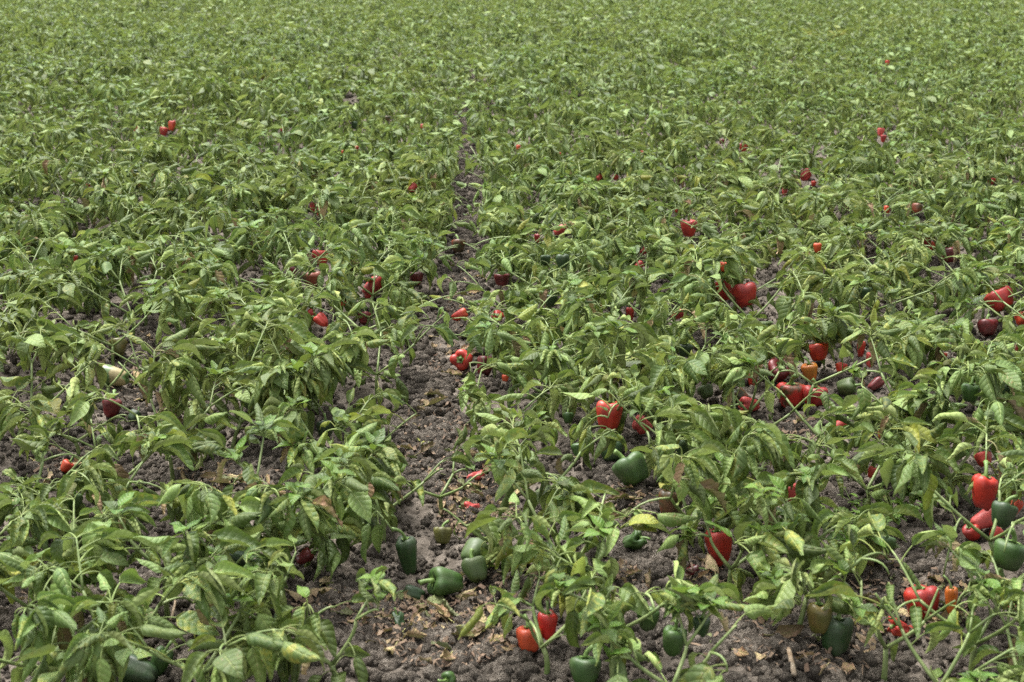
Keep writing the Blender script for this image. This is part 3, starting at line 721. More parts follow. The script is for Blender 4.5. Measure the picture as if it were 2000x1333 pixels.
PEPPER_SPOTS = []      # (centre, radius) kept in view when leaves are set
HANGING = []
def build_pepper(i, x, y, w, h, colr, hang, tilt, direc, label):
    rs = random.Random(900 + i)
    s0 = depth(place(x, y, hang if hang else 0.03)) / FPX
    W, H = w * s0, h * s0
    rt = math.radians(tilt)
    if tilt > 50:
        side = abs(math.cos(math.radians(direc)))
        W, H = (h * s0, w * s0 * 1.02) if side > 0.6 else (w * s0, max(w, h) * s0)
        W = max(W, H * 0.72)
    W = min(W * 1.06, 0.112); H = min(max(H, W * 0.75), 0.14)
    # half the body's height once tilted
    half = 0.5 * (H * abs(math.cos(rt)) + W * abs(math.sin(rt)))
    hc = hang if hang else half * 0.92
    c = place(x, y, max(hc, half * 0.92))
    ax = math.radians(direc)
    axis = Vector((math.cos(ax) * math.sin(rt), math.sin(ax) * math.sin(rt), math.cos(rt)))
    q = Vector((0, 0, 1)).rotation_difference(axis)
    rot = q.to_matrix().to_4x4() @ Matrix.Rotation(rs.uniform(0, 6.28), 4, 'Z')
    base = Vector(c) - axis * H * 0.5
    M4 = Matrix.Translation(base) @ rot
    lobes = rs.choice([3, 4, 4]); taper = rs.uniform(0.05, 0.35)
    crush = 0.9 if tilt >= 84 or 'knobbly' in (label or '') or 'rotten' in (label or '') or 'twisted' in (label or '') else (0.4 if 'shrivel' in (label or '') else 0.06)
    small = w < 13
    bv, bf = pepper_body(W, H, lobes, taper, rs, 16 if small else 30, crush)
    ln = min(0.05, max(0.02, H * 0.42))
    (sv, sf), tip = stalk_mesh(W, H, rs, ln)
    root = obj('bell_pepper', None, None, M4); root.empty_display_size = 0.05
    lab = label or FAR
    tag(root, lab, 'bell pepper', 'far red pepper specks' if label is None else 'bell peppers in the field')
    obj('body', make_mesh('pepper_body', bv, bf, PM[colr]), root)
    if not small:
        st = obj('stalk', make_mesh('pepper_stalk', sv, sf, M_STALK), root)
        cv, cf = calyx_mesh(W, H, rs)
        obj('calyx', make_mesh('pepper_calyx', cv, cf, M_STALK), st)
    PEPPER_SPOTS.append((c, 0.5 * max(W, min(H, 0.09)), w))
    if hang: HANGING.append((np.array(M4 @ Vector(tip)), i))
for i, row in enumerate(P): build_pepper(i, *row)

# ------------------------------------------------------------------ where soil shows: sight lines kept free of leaves
rays_o, rays_len, rays_rad = [], [], []
for (c, r, w), row in zip(PEPPER_SPOTS, P):
    if w < 11: continue
    lb = row[8] or ''
    hid = 0.5 if any(q in lb for q in ('half hidden', 'deep shade', 'in shade', 'in shadow', 'big dark green pepper lying', 'half buried', 'light green', 'between drooping', 'dull brown')) else 1.0
    v = np.asarray(c) - CAMP; L = np.linalg.norm(v); rays_o.append(v / L); rays_len.append(L - r * 0.6); rays_rad.append(min(r * 0.85 + 0.015, 0.062) * hid)
    if w >= 34 and hid == 1.0:
        for ox, oy in ((-0.6, 0.4), (0.6, 0.4), (-0.5, -0.5), (0.5, -0.5)):
            v = np.asarray(c) + RGT * ox * r + UPV * oy * r - CAMP; L = np.linalg.norm(v)
            rays_o.append(v / L); rays_len.append(L - r * 0.6); rays_rad.append(r * 0.45 + 0.014)
N_PEP = len(rays_o)
for (sx, sy, rx, ry) in SOIL:
    nx = max(1, int(rx / 22)); ny = max(1, int(ry / 22))
    for ix in range(-nx, nx + 1):
        for iy in range(-ny, ny + 1):
            fx, fy = ix / nx, iy / ny
            if fx * fx + fy * fy > 1.05: continue
            p = place(sx + fx * rx * 0.8, sy + fy * ry * 0.8, 0.0); v = p - CAMP; L = np.linalg.norm(v)
            rays_o.append(v / L); rays_len.append(L); rays_rad.append(0.026)
rays_o = np.array(rays_o); rays_len = np.array(rays_len); rays_rad = np.array(rays_rad)

def blocks(p, soft=1.0):
    v = p - CAMP
    t = rays_o @ v
    d2 = np.maximum((v @ v) - t * t, 0)
    return (t < rays_len) & (t > 0.5) & (d2 < rays_rad ** 2)

def in_furrow(p):
    ph = (p[0] - FURROW_X - 0.05 * math.sin(p[1] * 0.9 + 0.6)) / BED
    k = round(ph); w = abs(ph - k) * BED
    return (w < 0.085 and p[2] < 0.38) if k == 0 else False

# ------------------------------------------------------------------ pepper plants
def plan_plant(rs, h, spread, lean, n_leaf=50, shoots=0.45, fork=None):
    """branches: list of (points, radii, is_stem); leaves: list of (kind, position, azimuth, scale)"""
    br, lv = [], []
    fh = fork or h * rs.uniform(0.26, 0.42); spread *= 1.2; h *= 0.95
    top = np.array([lean[0] * fh, lean[1] * fh, fh])
    p1 = np.array([rs.uniform(-.02, .02), rs.uniform(-.02, .02), fh * 0.5])
    br.append((bez((0, 0, -0.03), p1, top, 6), np.linspace(0.0070, 0.0052, 6), True))
    k = rs.choice([2, 3, 3]); az0 = rs.uniform(0, 6.28)
    nodes = []        # (point, outward azimuth, tip?)
    for b in range(k):
        az = az0 + b * 2 * PI / k + rs.uniform(-0.5, 0.5)
        out = spread * rs.uniform(0.45, 0.75)
        up = (h - fh) * rs.uniform(0.4, 0.7)
        e = top + np.array([math.cos(az) * out + lean[0] * up, math.sin(az) * out + lean[1] * up, up])
        m = top + (e - top) * 0.5 + np.array([math.cos(az) * 0.03, math.sin(az) * 0.03, 0.015])
        pts = bez(top, m, e, 6); br.append((pts, np.linspace(0.0044, 0.0033, 6), False))
        for j in (2, 3, 4): nodes.append((pts[j], az, False))
        for c in range(2):
            az2 = az + (c - 0.5) * rs.uniform(0.9, 1.7)
            out2 = spread * rs.uniform(0.3, 0.6); up2 = (h - fh) * rs.uniform(0.2, 0.55)
            if rs.random() < 0.25: up2 *= -0.3
            e2 = e + np.array([math.cos(az2) * out2, math.sin(az2) * out2, up2])
            m2 = e + (e2 - e) * 0.5 + np.array([math.cos(az2) * 0.02, math.sin(az2) * 0.02, 0.025])
            pts2 = bez(e, m2, e2, 6); br.append((pts2, np.linspace(0.0031, 0.0019, 6), False))
            for j in (1, 2, 3, 4): nodes.append((pts2[j], az2, False))
            nodes.append((pts2[5], az2, True))
    for _ in range(4): nodes.append((top * rs.uniform(0.75, 1.0), rs.uniform(0, 6.28), False))
    tips = [n for n in nodes if n[2]]
    for i in range(n_leaf):
        if rs.random() < 0.38: nd = rs.choice(tips)
        else: nd = rs.choice(nodes)
        az = nd[1] + rs.gauss(0, 1.15)
        # the whole field leans a little away to the right
        az = az + 0.35 * math.sin(-0.5 - az)
        lv.append(('o', nd[0], az, rs.uniform(0.62, 1.18) * (0.85 if nd[2] else 1.0), rs.uniform(-0.25, 0.25), rs.randrange(len(OLD_PRM))))
    for t in tips:
        if rs.random() < (shoots if shoots >= 0.9 else shoots * 0.65):
            a0 = rs.uniform(0, 6.28)
            for j in range(rs.choice([5, 6, 7])):
                lv.append(('f', t[0] + np.array([0, 0, 0.004 * j]), a0 + j * 2.4, rs.uniform(0.42, 0.78) * (1 - 0.07 * j), rs.uniform(-0.2, 0.5), rs.randrange(len(FRESH_PRM))))
    return br, lv

def leaf_matrix(l):
    kind, p, az, s, tl, idx = l
    return Matrix.Translation(Vector(p)) @ Matrix.Rotation(az, 4, 'Z') @ Matrix.Rotation(-tl, 4, 'Y') @ Matrix.Scale(s, 4)

def world_leaf_centre(l, base):
    kind, p, az, s, tl, idx = l
    out = []
    for c in (OLD_C if kind == 'o' else FRESH_C)[idx] * s:
        x = c[0] * math.cos(tl) - c[2] * math.sin(tl); z = c[0] * math.sin(tl) + c[2] * math.cos(tl); y = c[1]
        out.append(base + p + np.array([x * math.cos(az) - y * math.sin(az), x * math.sin(az) + y * math.cos(az), z]))
    return out

def keep_leaf(l, base, q):
    cs = world_leaf_centre(l, base)
    for c in cs:
        if c[2] < gz(c[0], c[1]) + 0.008: return False
    hit = blocks(cs[0]) | blocks(cs[1]) | blocks(cs[2])
    if hit[N_PEP:].any() and q < 0.96: return False
    if hit[:N_PEP].any() and q < 0.965: return False
    if (in_furrow(cs[1]) or in_furrow(cs[2])) and q < 0.92: return False
    return True

PLANTS = []      # base, height, spread, label, leaves
def near(px, py, h, spread, label, n=52, shoots=0.45, lean=(0, 0)):
    PLANTS.append(dict(base=place(px, py), h=h, spread=spread, label=label, n=n, shoots=shoots, lean=lean))
near(335, 958, 0.36, 0.17, 'big pepper plant with bare upright stem beside litter, left foreground', 58, 0.3)
near(448, 905, 0.34, 0.18, 'bushy pepper plant with slanting thick branch behind the bare stemmed one', 62, 0.5, (0.3, 0.1))
near(560, 860, 0.33, 0.17, 'pepper plant with large drooping leaves over dark soil, left of furrow', 60, 0.35)
near(65, 870, 0.30, 0.15, 'drooping pepper plant at the left edge above pale soil', 46, 0.2)
near(215, 800, 0.24, 0.11, 'thin pepper plant beside the dark maroon pepper at left', 22, 0.2)
near(60, 1040, 0.24, 0.15, 'sprawling pepper plant at left edge with curled dark leaves', 40, 0.2)
near(190, 1085, 0.25, 0.16, 'low tangled pepper plant left of the young shoots', 46, 0.25)
near(60, 1240, 0.24, 0.16, 'dark leaved pepper plant in the bottom left corner', 46, 0.1)
near(230, 1345, 0.27, 0.16, 'pepper plant over the big green pepper at the bottom left edge', 46, 0.15)
near(330, 1200, 0.24, 0.12, 'pepper plant with two bright upright shoots, lower left', 26, 0.9)
near(535, 1130, 0.30, 0.13, 'young pepper plant with bright green star shaped tops, left foreground', 34, 1.0)
near(640, 1120, 0.28, 0.14, 'pepper plant with upright stems right of the star topped one', 40, 0.7)
near(745, 1060, 0.29, 0.15, 'leafy pepper plant leaning over the left side of furrow', 52, 0.5)
near(690, 960, 0.27, 0.15, 'pepper plant with bright shoots behind the leaning furrow plant', 44, 0.8)
near(545, 1300, 0.20, 0.10, 'small drooping pepper plant at the bottom edge, left of furrow', 20, 0.5)
near(650, 1360, 0.22, 0.09, 'little bright shoot rising from the bottom edge near furrow', 14, 1.0)
near(1075, 1030, 0.27, 0.13, 'pepper plant with big hanging leaves right of the furrow litter', 34, 0.2)
near(1200, 880, 0.30, 0.15, 'pepper plant carrying the large hanging orange-red pepper', 44, 0.4)
near(1125, 1190, 0.32, 0.13, 'pale yellow-green pepper plant in the centre foreground', 40, 0.5, (-0.2, 0.1))
near(1345, 1095, 0.36, 0.16, 'tall pepper plant with bundled upright stems, centre right foreground', 62, 0.4)
near(1195, 1330, 0.27, 0.13, 'pepper plant with spreading branches at the bottom edge, centre right', 28, 0.7)
near(1060, 1330, 0.22, 0.11, 'pepper plant with hanging yellow-green leaves over the bright red pepper', 18, 0.1)
near(1545, 1255, 0.30, 0.14, 'pepper plant on a pale woody stem beside bare soil, lower right', 32, 0.8, (0.3, 0.1))
near(1425, 1170, 0.20, 0.10, 'young pepper plant with bright rosette in front of tall red pepper', 16, 1.0)
near(1500, 1080, 0.28, 0.15, 'pepper plant with slanting dark branch right of the tall red pepper', 50, 0.5)
near(1725, 1330, 0.24, 0.09, 'bright young pepper shoot with broad leaves at the bottom, lower right', 14, 1.0)
near(1960, 1160, 0.34, 0.16, 'pepper plant with thick dark branches and green peppers, right edge', 36, 0.4, (-0.3, 0.1))
near(1900, 1320, 0.26, 0.14, 'leafy pepper plant in the bottom right corner', 32, 0.7)
near(1990, 1290, 0.24, 0.12, 'pepper plant cut by the right edge near the bottom', 26, 0.4)
near(1850, 1000, 0.33, 0.16, 'pepper plant in front of the big light red pepper, right', 48, 0.4)
near(1690, 1010, 0.26, 0.15, 'pepper plant with pale drooping leaves above bare soil, right', 46, 0.4)
near(1600, 930, 0.30, 0.16, 'dense pepper plant between the tall plant and right weeds', 54, 0.4)
near(1440, 930, 0.33, 0.16, 'dense pepper plant behind the tall bundled stems', 56, 0.5)
near(1290, 960, 0.28, 0.13, 'pepper plant over the dusky brown-green pepper', 34, 0.4)
near(960, 900, 0.24, 0.13, 'low pepper plant at the right lip of the furrow', 34, 0.3)
near(1780, 900, 0.36, 0.17, 'tall pale pepper plant below the clean green pepper, right', 58, 0.3)
near(1930, 880, 0.34, 0.17, 'bushy pepper plant at right edge behind the big light red pepper', 52, 0.3)
near(1060, 790, 0.28, 0.16, 'pepper plant at left of the large hanging orange-red pepper', 52, 0.5)
near(1330, 800, 0.30, 0.16, 'pepper plant under the dark green hanging pepper, centre right', 52, 0.5)
near(1460, 850, 0.26, 0.15, 'pepper plant in front of the red pepper cluster', 40, 0.7)
near(90, 1400, 0.26, 0.16, 'pepper plant cut by the bottom edge near the left corner', 44, 0.2)
near(400, 1400, 0.24, 0.15, 'pepper plant cut by the bottom edge right of the big green pepper', 40, 0.3)
near(-20, 1150, 0.26, 0.15, 'pepper plant cut by the left edge above the bottom corner', 44, 0.2)
near(470, 1215, 0.22, 0.13, 'low drooping pepper plant between the two shoot topped ones, lower left', 34, 0.5)
near(1310, 1400, 0.20, 0.11, 'bright pepper shoots at the bottom edge below hanging green peppers', 22, 1.0)
near(1830, 1400, 0.22, 0.12, 'pepper plant with rolled leaves at the bottom edge, lower right', 26, 0.6)
near(1990, 1400, 0.24, 0.13, 'pepper plant filling the bottom right corner edge', 30, 0.4)
near(250, 1000, 0.24, 0.15, 'pepper plant with fallen branch left of the bare stemmed one', 38, 0.2)
near(860, 1010, 0.14, 0.09, 'tiny low pepper plant sprouting on furrow litter', 14, 0.8)
near(1000, 1110, 0.18, 0.12, 'low lodged pepper plant beside the pale green peppers', 26, 0.4)
near(1560, 1150, 0.20, 0.12, 'low pepper plant with bright tips above the bronze-green pepper', 26, 0.8)
near(150, 900, 0.20, 0.12, 'thin drooping pepper plant on pale soil at left', 20, 0.2)
near(510, 205, 0.34, 0.17, 'yellow pepper plant standing out far back in the upper left', 60, 0.2)
near(1605, 108, 0.34, 0.17, 'yellow pepper plant standing out far back near the top, right', 60, 0.2)
near(1715, 1055, 0.12, 0.10, 'small leaved green weed tuft on bare soil, right', 0, 0.0)
near(1660, 1075, 0.10, 0.09, 'low small leaved weed left of the little hanging green pepper', 0, 0.0)
NEAR_XY = np.array([p['base'][:2] for p in PLANTS])

ORD = ['first', 'second', 'third', 'fourth', 'fifth', 'sixth', 'seventh', 'eighth', 'ninth', 'tenth', 'eleventh', 'twelfth']
far_sites = []
auto = []
half_view = lambda d: 0.375 * d + 0.7
for side in (-1, 1):
    for row in range(1, 44):
        bed = (row - 1) // 2; within = (row - 1) % 2
        off = bed * BED + BED * ((0.29 if bed == 0 else 0.23) if within == 0 else 0.76)
        y = 2.3 + R.uniform(0, 0.3); n = 0
        while y < 34:
            x = float(furrow_x(y)) + side * off + R.gauss(0, 0.055)
            yy = y + R.gauss(0, 0.05)
            step = R.uniform(0.22, 0.33)
            y += step
            xv = x - math.tan(YAW) * yy
            if abs(xv) > half_view(yy): continue
            px, py = project((x, yy, 0.0))
            if py > 845: continue
            if np.min(np.hypot(NEAR_XY[:, 0] - x, NEAR_XY[:, 1] - yy)) < 0.22: continue
            auto.append((yy, x, side, row))
auto.sort()
N_IND = 300 - len(PLANTS)
count = {}
for yy, x, side, row in auto[:N_IND]:
    key = (side, row); count[key] = count.get(key, 0) + 1
    PLANTS.append(dict(base=np.array([x, yy, (gz(x, yy))]), h=R.uniform(0.23, 0.34) * (0.85 + 0.35 * sn(x * 1.3, yy * 1.1, 88)), spread=R.uniform(0.17, 0.23), n=R.randint(46, 60), shoots=R.choice([0.2, 0.35, 0.6]),
                       lean=(R.gauss(0, 0.12), R.gauss(0, 0.1)), label=None, row=(side, row, count[key])))
far_sites = auto[N_IND:]

def plant_label(side, row, n):
    where = '%s row %s of bare furrow' % (ORD[row - 1] if row <= 12 else 'outermost', 'left' if side < 0 else 'right')
    if n <= 12: return 'wilted pepper plant, %s from the front in %s' % (ORD[n - 1], where), None
    return 'distant wilted pepper plant farther back in %s' % where, 'distant plants in the %s' % where

nleaf = 0
allbase = np.array([p['base'] for p in PLANTS])
extra = {}
for tip, i in HANGING:
    d = np.hypot(allbase[:, 0] - tip[0], allbase[:, 1] - tip[1]); j = int(np.argmin(d))
    if d[j] < 0.6: extra.setdefault(j, []).append(tip)

MESH_CACHE = {}
def join_leaves(items):
    Vs, Fs, Us, Ms, mats, off = [], [], [], [], [], 0
    for me, M4 in items:
        if me.name not in MESH_CACHE:
            co = np.empty(len(me.vertices) * 3, np.float32); me.vertices.foreach_get('co', co)
            li = np.empty(len(me.loops), np.int32); me.loops.foreach_get('vertex_index', li)
            uv = np.empty(len(me.loops) * 2, np.float32); me.uv_layers[0].data.foreach_get('uv', uv)
            vu = np.zeros((len(me.vertices), 2), np.float32); vu[li] = uv.reshape(-1, 2)
            MESH_CACHE[me.name] = (co.reshape(-1, 3), li.reshape(-1, 4), vu)
        co, f, vu = MESH_CACHE[me.name]
        A = np.array(M4)
        mt = FAR_MAT.get(me.materials[0].name, me.materials[0])
        if mt not in mats: mats.append(mt)
        Vs.append(co @ A[:3, :3].T + A[:3, 3]); Fs.append(f + off); Us.append(vu); Ms.append(np.full(len(f), mats.index(mt))); off += len(co)
    return fast_mesh('foliage', np.concatenate(Vs), np.concatenate(Fs), mats, np.concatenate(Us), np.concatenate(Ms))
FAR_MAT = {M_LEAF.name: M_LEAF_FAR, M_FRESH.name: M_FRESH_FAR}
for pi, pl in enumerate(PLANTS):
    rs = random.Random(5000 + pi)
    base = np.asarray(pl['base'], float)
    weed = 'weed' in (pl['label'] or '') and 'right weeds' not in pl['label']
    root = obj('weed' if weed else 'pepper_plant', None, None, Matrix.Translation(Vector(base))); root.empty_display_size = 0.1
    if pl['label']: lab, grp = pl['label'], None
    else: lab, grp = plant_label(*pl['row'])
    tag(root, lab, 'weed' if weed else 'pepper plant', 'weeds on the soil' if weed else (grp or 'pepper plants in rows'))
    br, lv = plan_plant(rs, pl['h'], pl['spread'], pl['lean'], int(pl['n'] * (2.35 if pi < 70 else 2.05)), pl['shoots'])
    if weed:
        lv = []
        for pts, _, st in br:
            for pp in pts:
                for _ in range(4): lv.append(('f', pp, rs.uniform(0, 6.28), rs.uniform(0.16, 0.34), rs.uniform(-0.3, 0.4), rs.randrange(len(FRESH_PRM))))
        br = [(pts, r_ * 0.35, st) for pts, r_, st in br]
    # a fruiting twig to every pepper that hangs from this plant
    top = br[0][0][-1]
    for tip in extra.get(pi, []):
        t = tip - base
        # spring from the nearest point of the plant that stands higher than the fruit
        cand = [pp for pts, _, st in br for pp in pts if pp[2] > t[2] + 0.01] or [top]
        st0 = min(cand, key=lambda pp: np.linalg.norm(pp - t))
        mid = (st0 + t) / 2 + np.array([0, 0, 0.02 + 0.25 * np.linalg.norm(t - st0)])
        tw_ = bez(st0, mid, t, 8)
        br.append((tw_, np.linspace(0.0028, 0.0022, 8), False))
        for jj in (2, 3, 4, 5, 6):
            for _ in range(2): lv.append(('o', tw_[jj], rs.uniform(0, 6.28), rs.uniform(0.6, 1.1), rs.uniform(-0.2, 0.3), rs.randrange(len(OLD_PRM))))
    sides = 7 if pi < 60 else 5
    for pts, rr_, is_stem in br:
        v, f = tube(pts, rr_, sides)
        obj('stem' if is_stem else 'branch', make_mesh('stem' if is_stem else 'branch', v, f, M_STEM), root)
    far_one = base[1] > 8.0; crown = []
    for l in lv:
        q0 = rs.random()
        ok = keep_leaf(l, base, q0)
        for _ in range(4):
            if ok: break
            kind, p, az, s, tl, idx = l
            l = (kind, p, az + rs.gauss(0, 1.4), s * rs.uniform(0.75, 1.0), tl + rs.uniform(0.0, 0.5), rs.randrange(len(OLD_PRM if kind == 'o' else FRESH_PRM)))
            ok = keep_leaf(l, base, q0)
        if not ok: continue
        kind, p, az, s, tl, idx = l
        if kind == 'f': me = FRESH_LO[idx] if far_one else FRESH_ME[idx]
        elif far_one and not lab.startswith('yellow'): me = OLD_LO[idx]
        else:
            q = rs.random()
            ypl = 0.95 if lab.startswith('yellow') else (0.25 if 'yellow' in lab else 0.03)
            me = YEL_ME[idx % len(YEL_ME)] if q < ypl else (DEAD_ME[idx % len(DEAD_ME)] if q > 0.975 else OLD_ME[idx])
        if far_one: crown.append((me, leaf_matrix(l))); continue
        obj('leaf', me, root, leaf_matrix(l)); nleaf += 1
    if crown: obj('foliage', join_leaves(crown), root)['kind'] = 'stuff'
print('plants', len(PLANTS), 'leaves', nleaf, 'far', len(far_sites))

# ------------------------------------------------------------------ the rest of the field: one mass of plants that cannot be told apart
def low_leaf(prm, nu, nv):
    v, f, uv = build_leaf(prm, LS, nu, nv, 0, rsL)
    return np.array(v), np.array(f), np.array(uv)
LOW = {('o', 0): [low_leaf(p, 3, 4) for p in OLD_PRM], ('f', 0): [low_leaf(p, 3, 2) for p in FRESH_PRM],
       ('o', 1): [low_leaf(p, 3, 2) for p in OLD_PRM], ('f', 1): [low_leaf(p, 2, 2) for p in FRESH_PRM]}
def build_far():
    rs = random.Random(31)
    def pack(plan, lod, skip, grow):
        Vs, Fs, Us, Ms, Cs, Ns = [], [], [], [], [], []
        for l in plan:
            if rs.random() < skip: continue
            kind, p, az, s, tl, idx = l
            v, f, uv = LOW[(kind, lod)][idx]
            ca, sa = math.cos(az), math.sin(az); ct, st = math.cos(tl), math.sin(tl)
            Rt = np.array([[ct, 0, -st], [0, 1, 0], [st, 0, ct]]); Ra = np.array([[ca, -sa, 0], [sa, ca, 0], [0, 0, 1]])
            w = (v * s * grow) @ (Ra @ Rt).T + p
            Vs.append(w); Fs.append(f); Us.append(uv); Ms.append(0 if kind == 'o' else 1); Cs.append(w.mean(0))
        return Vs, Fs, Us, Ms, np.array(Cs)
    packs = {}
    for lod, (skip, grow) in enumerate(((0.0, 1.08), (0.0, 1.14), (0.55, 1.5))):
        packs[lod] = []
        for _ in range(26):
            pl = plan_plant(rs, rs.uniform(0.27, 0.37), rs.uniform(0.16, 0.21), (rs.gauss(0, .12), rs.gauss(0, .1)), 72, rs.choice([0.15, 0.3, 0.6]))[1]
            vs_, fs_, us_, ms_, cs_ = pack(pl, min(lod, 1), skip, grow)
            offs = np.cumsum([0] + [len(v) for v in vs_[:-1]])
            packs[lod].append((np.concatenate(vs_), np.concatenate([f + o_ for f, o_ in zip(fs_, offs)]), np.concatenate(us_),
                               np.concatenate([np.full(len(f), m_) for f, m_ in zip(fs_, ms_)]), vs_, fs_, us_, ms_, cs_))
    Vs, Fs, Us, Ms = [], [], [], []; off = 0
    for (yy, x, side, row) in far_sites:
        lod = 0 if yy < 12.5 else (1 if yy < 20 else 2)
        V, F, U, Mi, vs_, fs_, us_, ms_, cs_ = rs.choice(packs[lod])
        rz = rs.gauss(0, 0.6); sc = rs.uniform(0.85, 1.12) * (0.82 + 0.4 * sn(x * 0.9, yy * 0.6, 88))
        cr, sr = math.cos(rz), math.sin(rz); Rz = np.array([[cr, -sr, 0], [sr, cr, 0], [0, 0, 1]]) * sc
        base = np.array([x, yy, gz(x, yy)])
        fw = (x - FURROW_X - 0.05 * math.sin(yy * 0.9 + 0.6)) / BED
        if yy < 16 or abs(fw) < 0.6:
            cw = cs_ @ Rz.T + base
            bad = (np.abs(cw[:, 0] - furrow_x(cw[:, 1])) < (0.05 if yy < 12 else 0.020)) & (cw[:, 2] < (0.28 if yy < 12 else 0.22))
            cw = cw - CAMP
            t = cw @ rays_o.T; d2 = (cw ** 2).sum(1)[:, None] - t * t
            bad |= np.any((t < rays_len) & (d2 < (rays_rad + 0.018) ** 2), axis=1)
            if bad.any():
                ids = np.nonzero(~bad)[0]
                if len(ids) == 0: continue
                offs = np.cumsum([0] + [len(vs_[i]) for i in ids[:-1]])
                V = np.concatenate([vs_[i] for i in ids]); F = np.concatenate([fs_[i] + o_ for i, o_ in zip(ids, offs)])
                U = np.concatenate([us_[i] for i in ids]); Mi = np.concatenate([np.full(len(fs_[i]), ms_[i]) for i in ids])
        Vs.append(V @ Rz.T + base); Fs.append(F + off); Us.append(U); Ms.append(Mi); off += len(V)
    me = fast_mesh('distant_plants', np.concatenate(Vs), np.concatenate(Fs), [M_LEAF_FAR, M_FRESH_FAR], np.concatenate(Us), np.concatenate(Ms))
    o = obj('distant_foliage', me); tag(o, 'dense mass of distant pepper plants covering the field to the top', 'foliage', kind='stuff')
    print('far tris', sum(len(f) for f in Fs) * 2)
build_far()

# ------------------------------------------------------------------ litter
def litter():
    rs = random.Random(71)
    variants = []
    for i in range(14):
        prm = dict(L=1.0, W=rs.uniform(0.4, 0.62), a0=0.0, a1=rad(rs.uniform(-8, 25)), a2=rad(rs.uniform(-40, 25)), rl=rs.uniform(0.2, 2.2), rr=rs.uniform(0.2, 2.2), twist=rs.uniform(-1.2, 1.2), side=rs.uniform(-1, 1), pet=rs.choice([0.0, 0.3]))
        v, f, uv = build_leaf(prm, 0.07, 9, 6, 4, rs, 0.35)
        variants.append((make_mesh('dry_leaf', v, f, M_DRY, uv), make_mesh('fallen_leaf', v, f, M_FALLEN_GREEN, uv)))
    spots = []
    # the furrow and the other bare patches
    heap = [(870, 1235, 120, 60, 50), (930, 985, 70, 60, 34), (760, 1200, 90, 40, 16), (850, 860, 60, 80, 18), (900, 560, 30, 70, 10), (1220, 990, 60, 40, 10), (1450, 1260, 80, 50, 6), (1790, 1180, 110, 60, 22), (430, 940, 70, 30, 12), (270, 760, 50, 50, 6), (640, 1180, 70, 30, 8), (300, 660, 40, 30, 4), (1380, 1130, 60, 40, 8), (1640, 1260, 90, 50, 10), (1000, 1130, 90, 50, 14), (1520, 340, 40, 20, 4), (1700, 490, 40, 30, 4), (1560, 840, 50, 20, 4), (900, 700, 60, 50, 10), (120, 1150, 80, 50, 4), (1210, 1150, 60, 50, 8), (560, 950, 70, 30, 7), (1480, 1190, 60, 30, 7), (120, 900, 70, 30, 5), (890, 620, 40, 40, 5), (1700, 1120, 70, 30, 5)]
    PLACE = {(870, 1235): 'in the big furrow litter heap', (930, 985): 'around the crushed red peppers in the furrow', (760, 1200): 'below the long dark green pepper',
             (850, 860): 'in the furrow beside the whitish stone', (900, 560): 'in the bare strip of the middle furrow', (1220, 990): 'near the leaning glossy green pepper', (1450, 1260): 'on the pale bare patch, lower right of centre',
             (1790, 1180): 'around the big red pepper at lower right', (430, 940): 'at the foot of the bare stemmed left plant', (270, 760): 'around the sunscalded pepper', (640, 1180): 'under the star topped shoots, lower left', (300, 660): 'in the left middle soil gap',
             (1380, 1130): 'below the tall red pepper', (1640, 1260): 'around the large dark green pepper at lower right', (1000, 1130): 'beside the pale green peppers', (900, 700): 'around the red pair lying in the furrow'}
    for hx, hy, rx, ry, n in heap:
        for _ in range(n):
            a = rs.uniform(0, 6.28); q = math.sqrt(rs.random())
            spots.append((hx + math.cos(a) * rx * q, hy + math.sin(a) * ry * q, hx, hy))
    for x, y, hx, hy in spots:
        p = place(x, y, 0.004)
        me = variants[rs.randrange(14)][0 if rs.random() < 0.8 else 1]
        s = rs.uniform(0.45, 1.15)
        M4 = Matrix.Translation(Vector(p) + Vector((0, 0, 0.016))) @ Matrix.Rotation(rs.uniform(0, 6.28), 4, 'Z') @ Matrix.Rotation(rs.gauss(0, 0.3), 4, 'X') @ Matrix.Rotation(rs.choice([0, 0, PI]) + rs.gauss(0, 0.2), 4, 'Y') @ Matrix.Scale(s, 4)
        o = obj('fallen_leaf', me, None, M4)
        dry = me.materials[0] is M_DRY
        where = PLACE.get((hx, hy), 'in a soil gap between plants')
        tag(o, ('brown dried leaf on soil ' if dry else 'faded green fallen leaf ') + where, 'fallen leaf', ('dried leaves ' if dry else 'faded green leaves ') + where)
    # crumbs
    Vs, Fs = [], []; off = 0
    for hx, hy, rx, ry, n in heap:
        for _ in range(n * 11):
            a = rs.uniform(0, 6.28); q = math.sqrt(rs.random()) * 1.15
            x, y = hx + math.cos(a) * rx * q, hy + math.sin(a) * ry * q
            if y > 1500: continue
            p = place(x, y, 0.019)
            L = rs.uniform(0.005, 0.026); Wd = L * rs.uniform(0.06, 0.45); az = rs.uniform(0, 6.28); b = rs.uniform(-0.4, 0.6) * L
            loc = np.array([[-L / 2, -Wd / 2, 0], [0, -Wd / 2, b], [L / 2, -Wd / 3, 0], [L / 2, Wd / 3, b * .3], [0, Wd / 2, b], [-L / 2, Wd / 2, 0]])
            E = np.array(Euler((rs.gauss(0, .4), rs.gauss(0, .4), az)).to_matrix())
            Vs.append(loc @ E.T + p); Fs.append(np.array([[0, 1, 4, 5], [1, 2, 3, 4]]) + off); off += 6
    me = fast_mesh('leaf_crumbs', np.concatenate(Vs), np.concatenate(Fs), [M_CRUMB])
    o = obj('leaf_litter', me); tag(o, 'broken brown and straw coloured leaf crumbs strewn over the soil', 'leaf litter', kind='stuff')
litter()

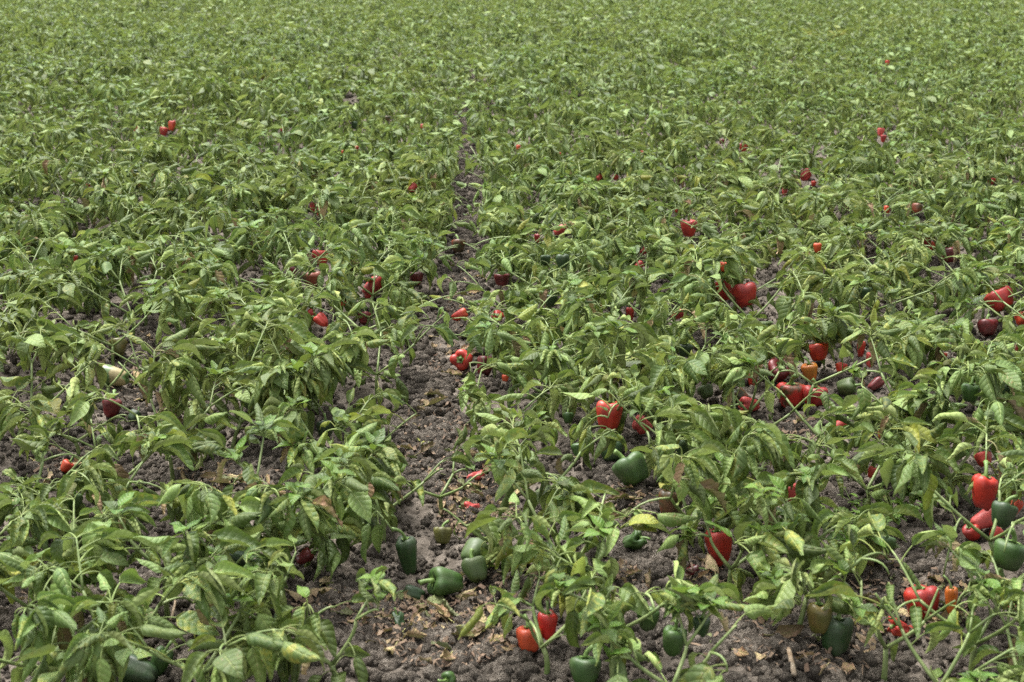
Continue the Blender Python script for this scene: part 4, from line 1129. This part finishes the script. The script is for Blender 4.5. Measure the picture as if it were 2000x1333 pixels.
# ------------------------------------------------------------------ odd things on the ground
def stick(p0, p1, r, label, mat=M_DEADSTEM, name='dry_stick'):
    a, b = place(*p0, 0.012), place(p1[0], p1[1], p1[2] if len(p1) > 2 else 0.015)
    m = (a + b) / 2 + np.array([0.004, 0.006, 0.006])
    v, f = tube(bez(a, m, b, 7) - a, [r, r * 1.08, r * 0.95, r, r * 0.9, r * 0.95, r * 0.8], 8)
    o = obj(name, make_mesh(name, v, f, mat), None, Matrix.Translation(Vector(a))); tag(o, label, 'stick')
stick((1551, 1318), (1527, 1228, 0.02), 0.0055, 'pale dry woody stem lying on soil at lower right')
stick((1438, 1170), (1408, 1145), 0.008, 'short thick tan stick on soil below the tall red pepper')
stick((333, 1212), (343, 1170), 0.003, 'thin straw coloured stick on soil, lower left')
def stub(px, py, h, label):
    p = place(px, py); v, f = tube([(0, 0, -0.02), (0.002, 0, h * 0.4), (-0.002, 0.002, h * 0.75), (0.003, 0, h)], [0.0065, 0.006, 0.0062, 0.0072], 8)
    o = obj('cut_stem', make_mesh('cut_stem', v, f, M_STEM), None, Matrix.Translation(Vector(p))); tag(o, label, 'cut stem')
stub(196, 893, 0.06, 'short cut green stem stub standing on soil at left')
def stone(px, py, s, label):
    import bmesh
    bm = bmesh.new(); bmesh.ops.create_icosphere(bm, subdivisions=2, radius=s)
    for v in bm.verts:
        f = 0.7 + 0.6 * (sn(v.co.x / s * 1.5 + px, v.co.y / s * 1.5 + v.co.z / s, 7)); v.co = Vector((v.co.x * f * 0.7, v.co.y * f * 1.2, v.co.z * f * 0.5))
    me = bpy.data.meshes.new('pale_stone'); bm.to_mesh(me); bm.free(); me.materials.append(M_STONE)
    o = obj('pale_stone', me, None, Matrix.Translation(Vector(place(px, py, s * 0.3)))); tag(o, label, 'stone')
stone(891, 838, 0.016, 'pale whitish stone chip on the right bank of furrow')
stone(94, 1196, 0.020, 'pinkish white flat stone among leaves, lower left')
stone(1000, 965, 0.014, 'pale grey stone chip on litter right of the furrow')
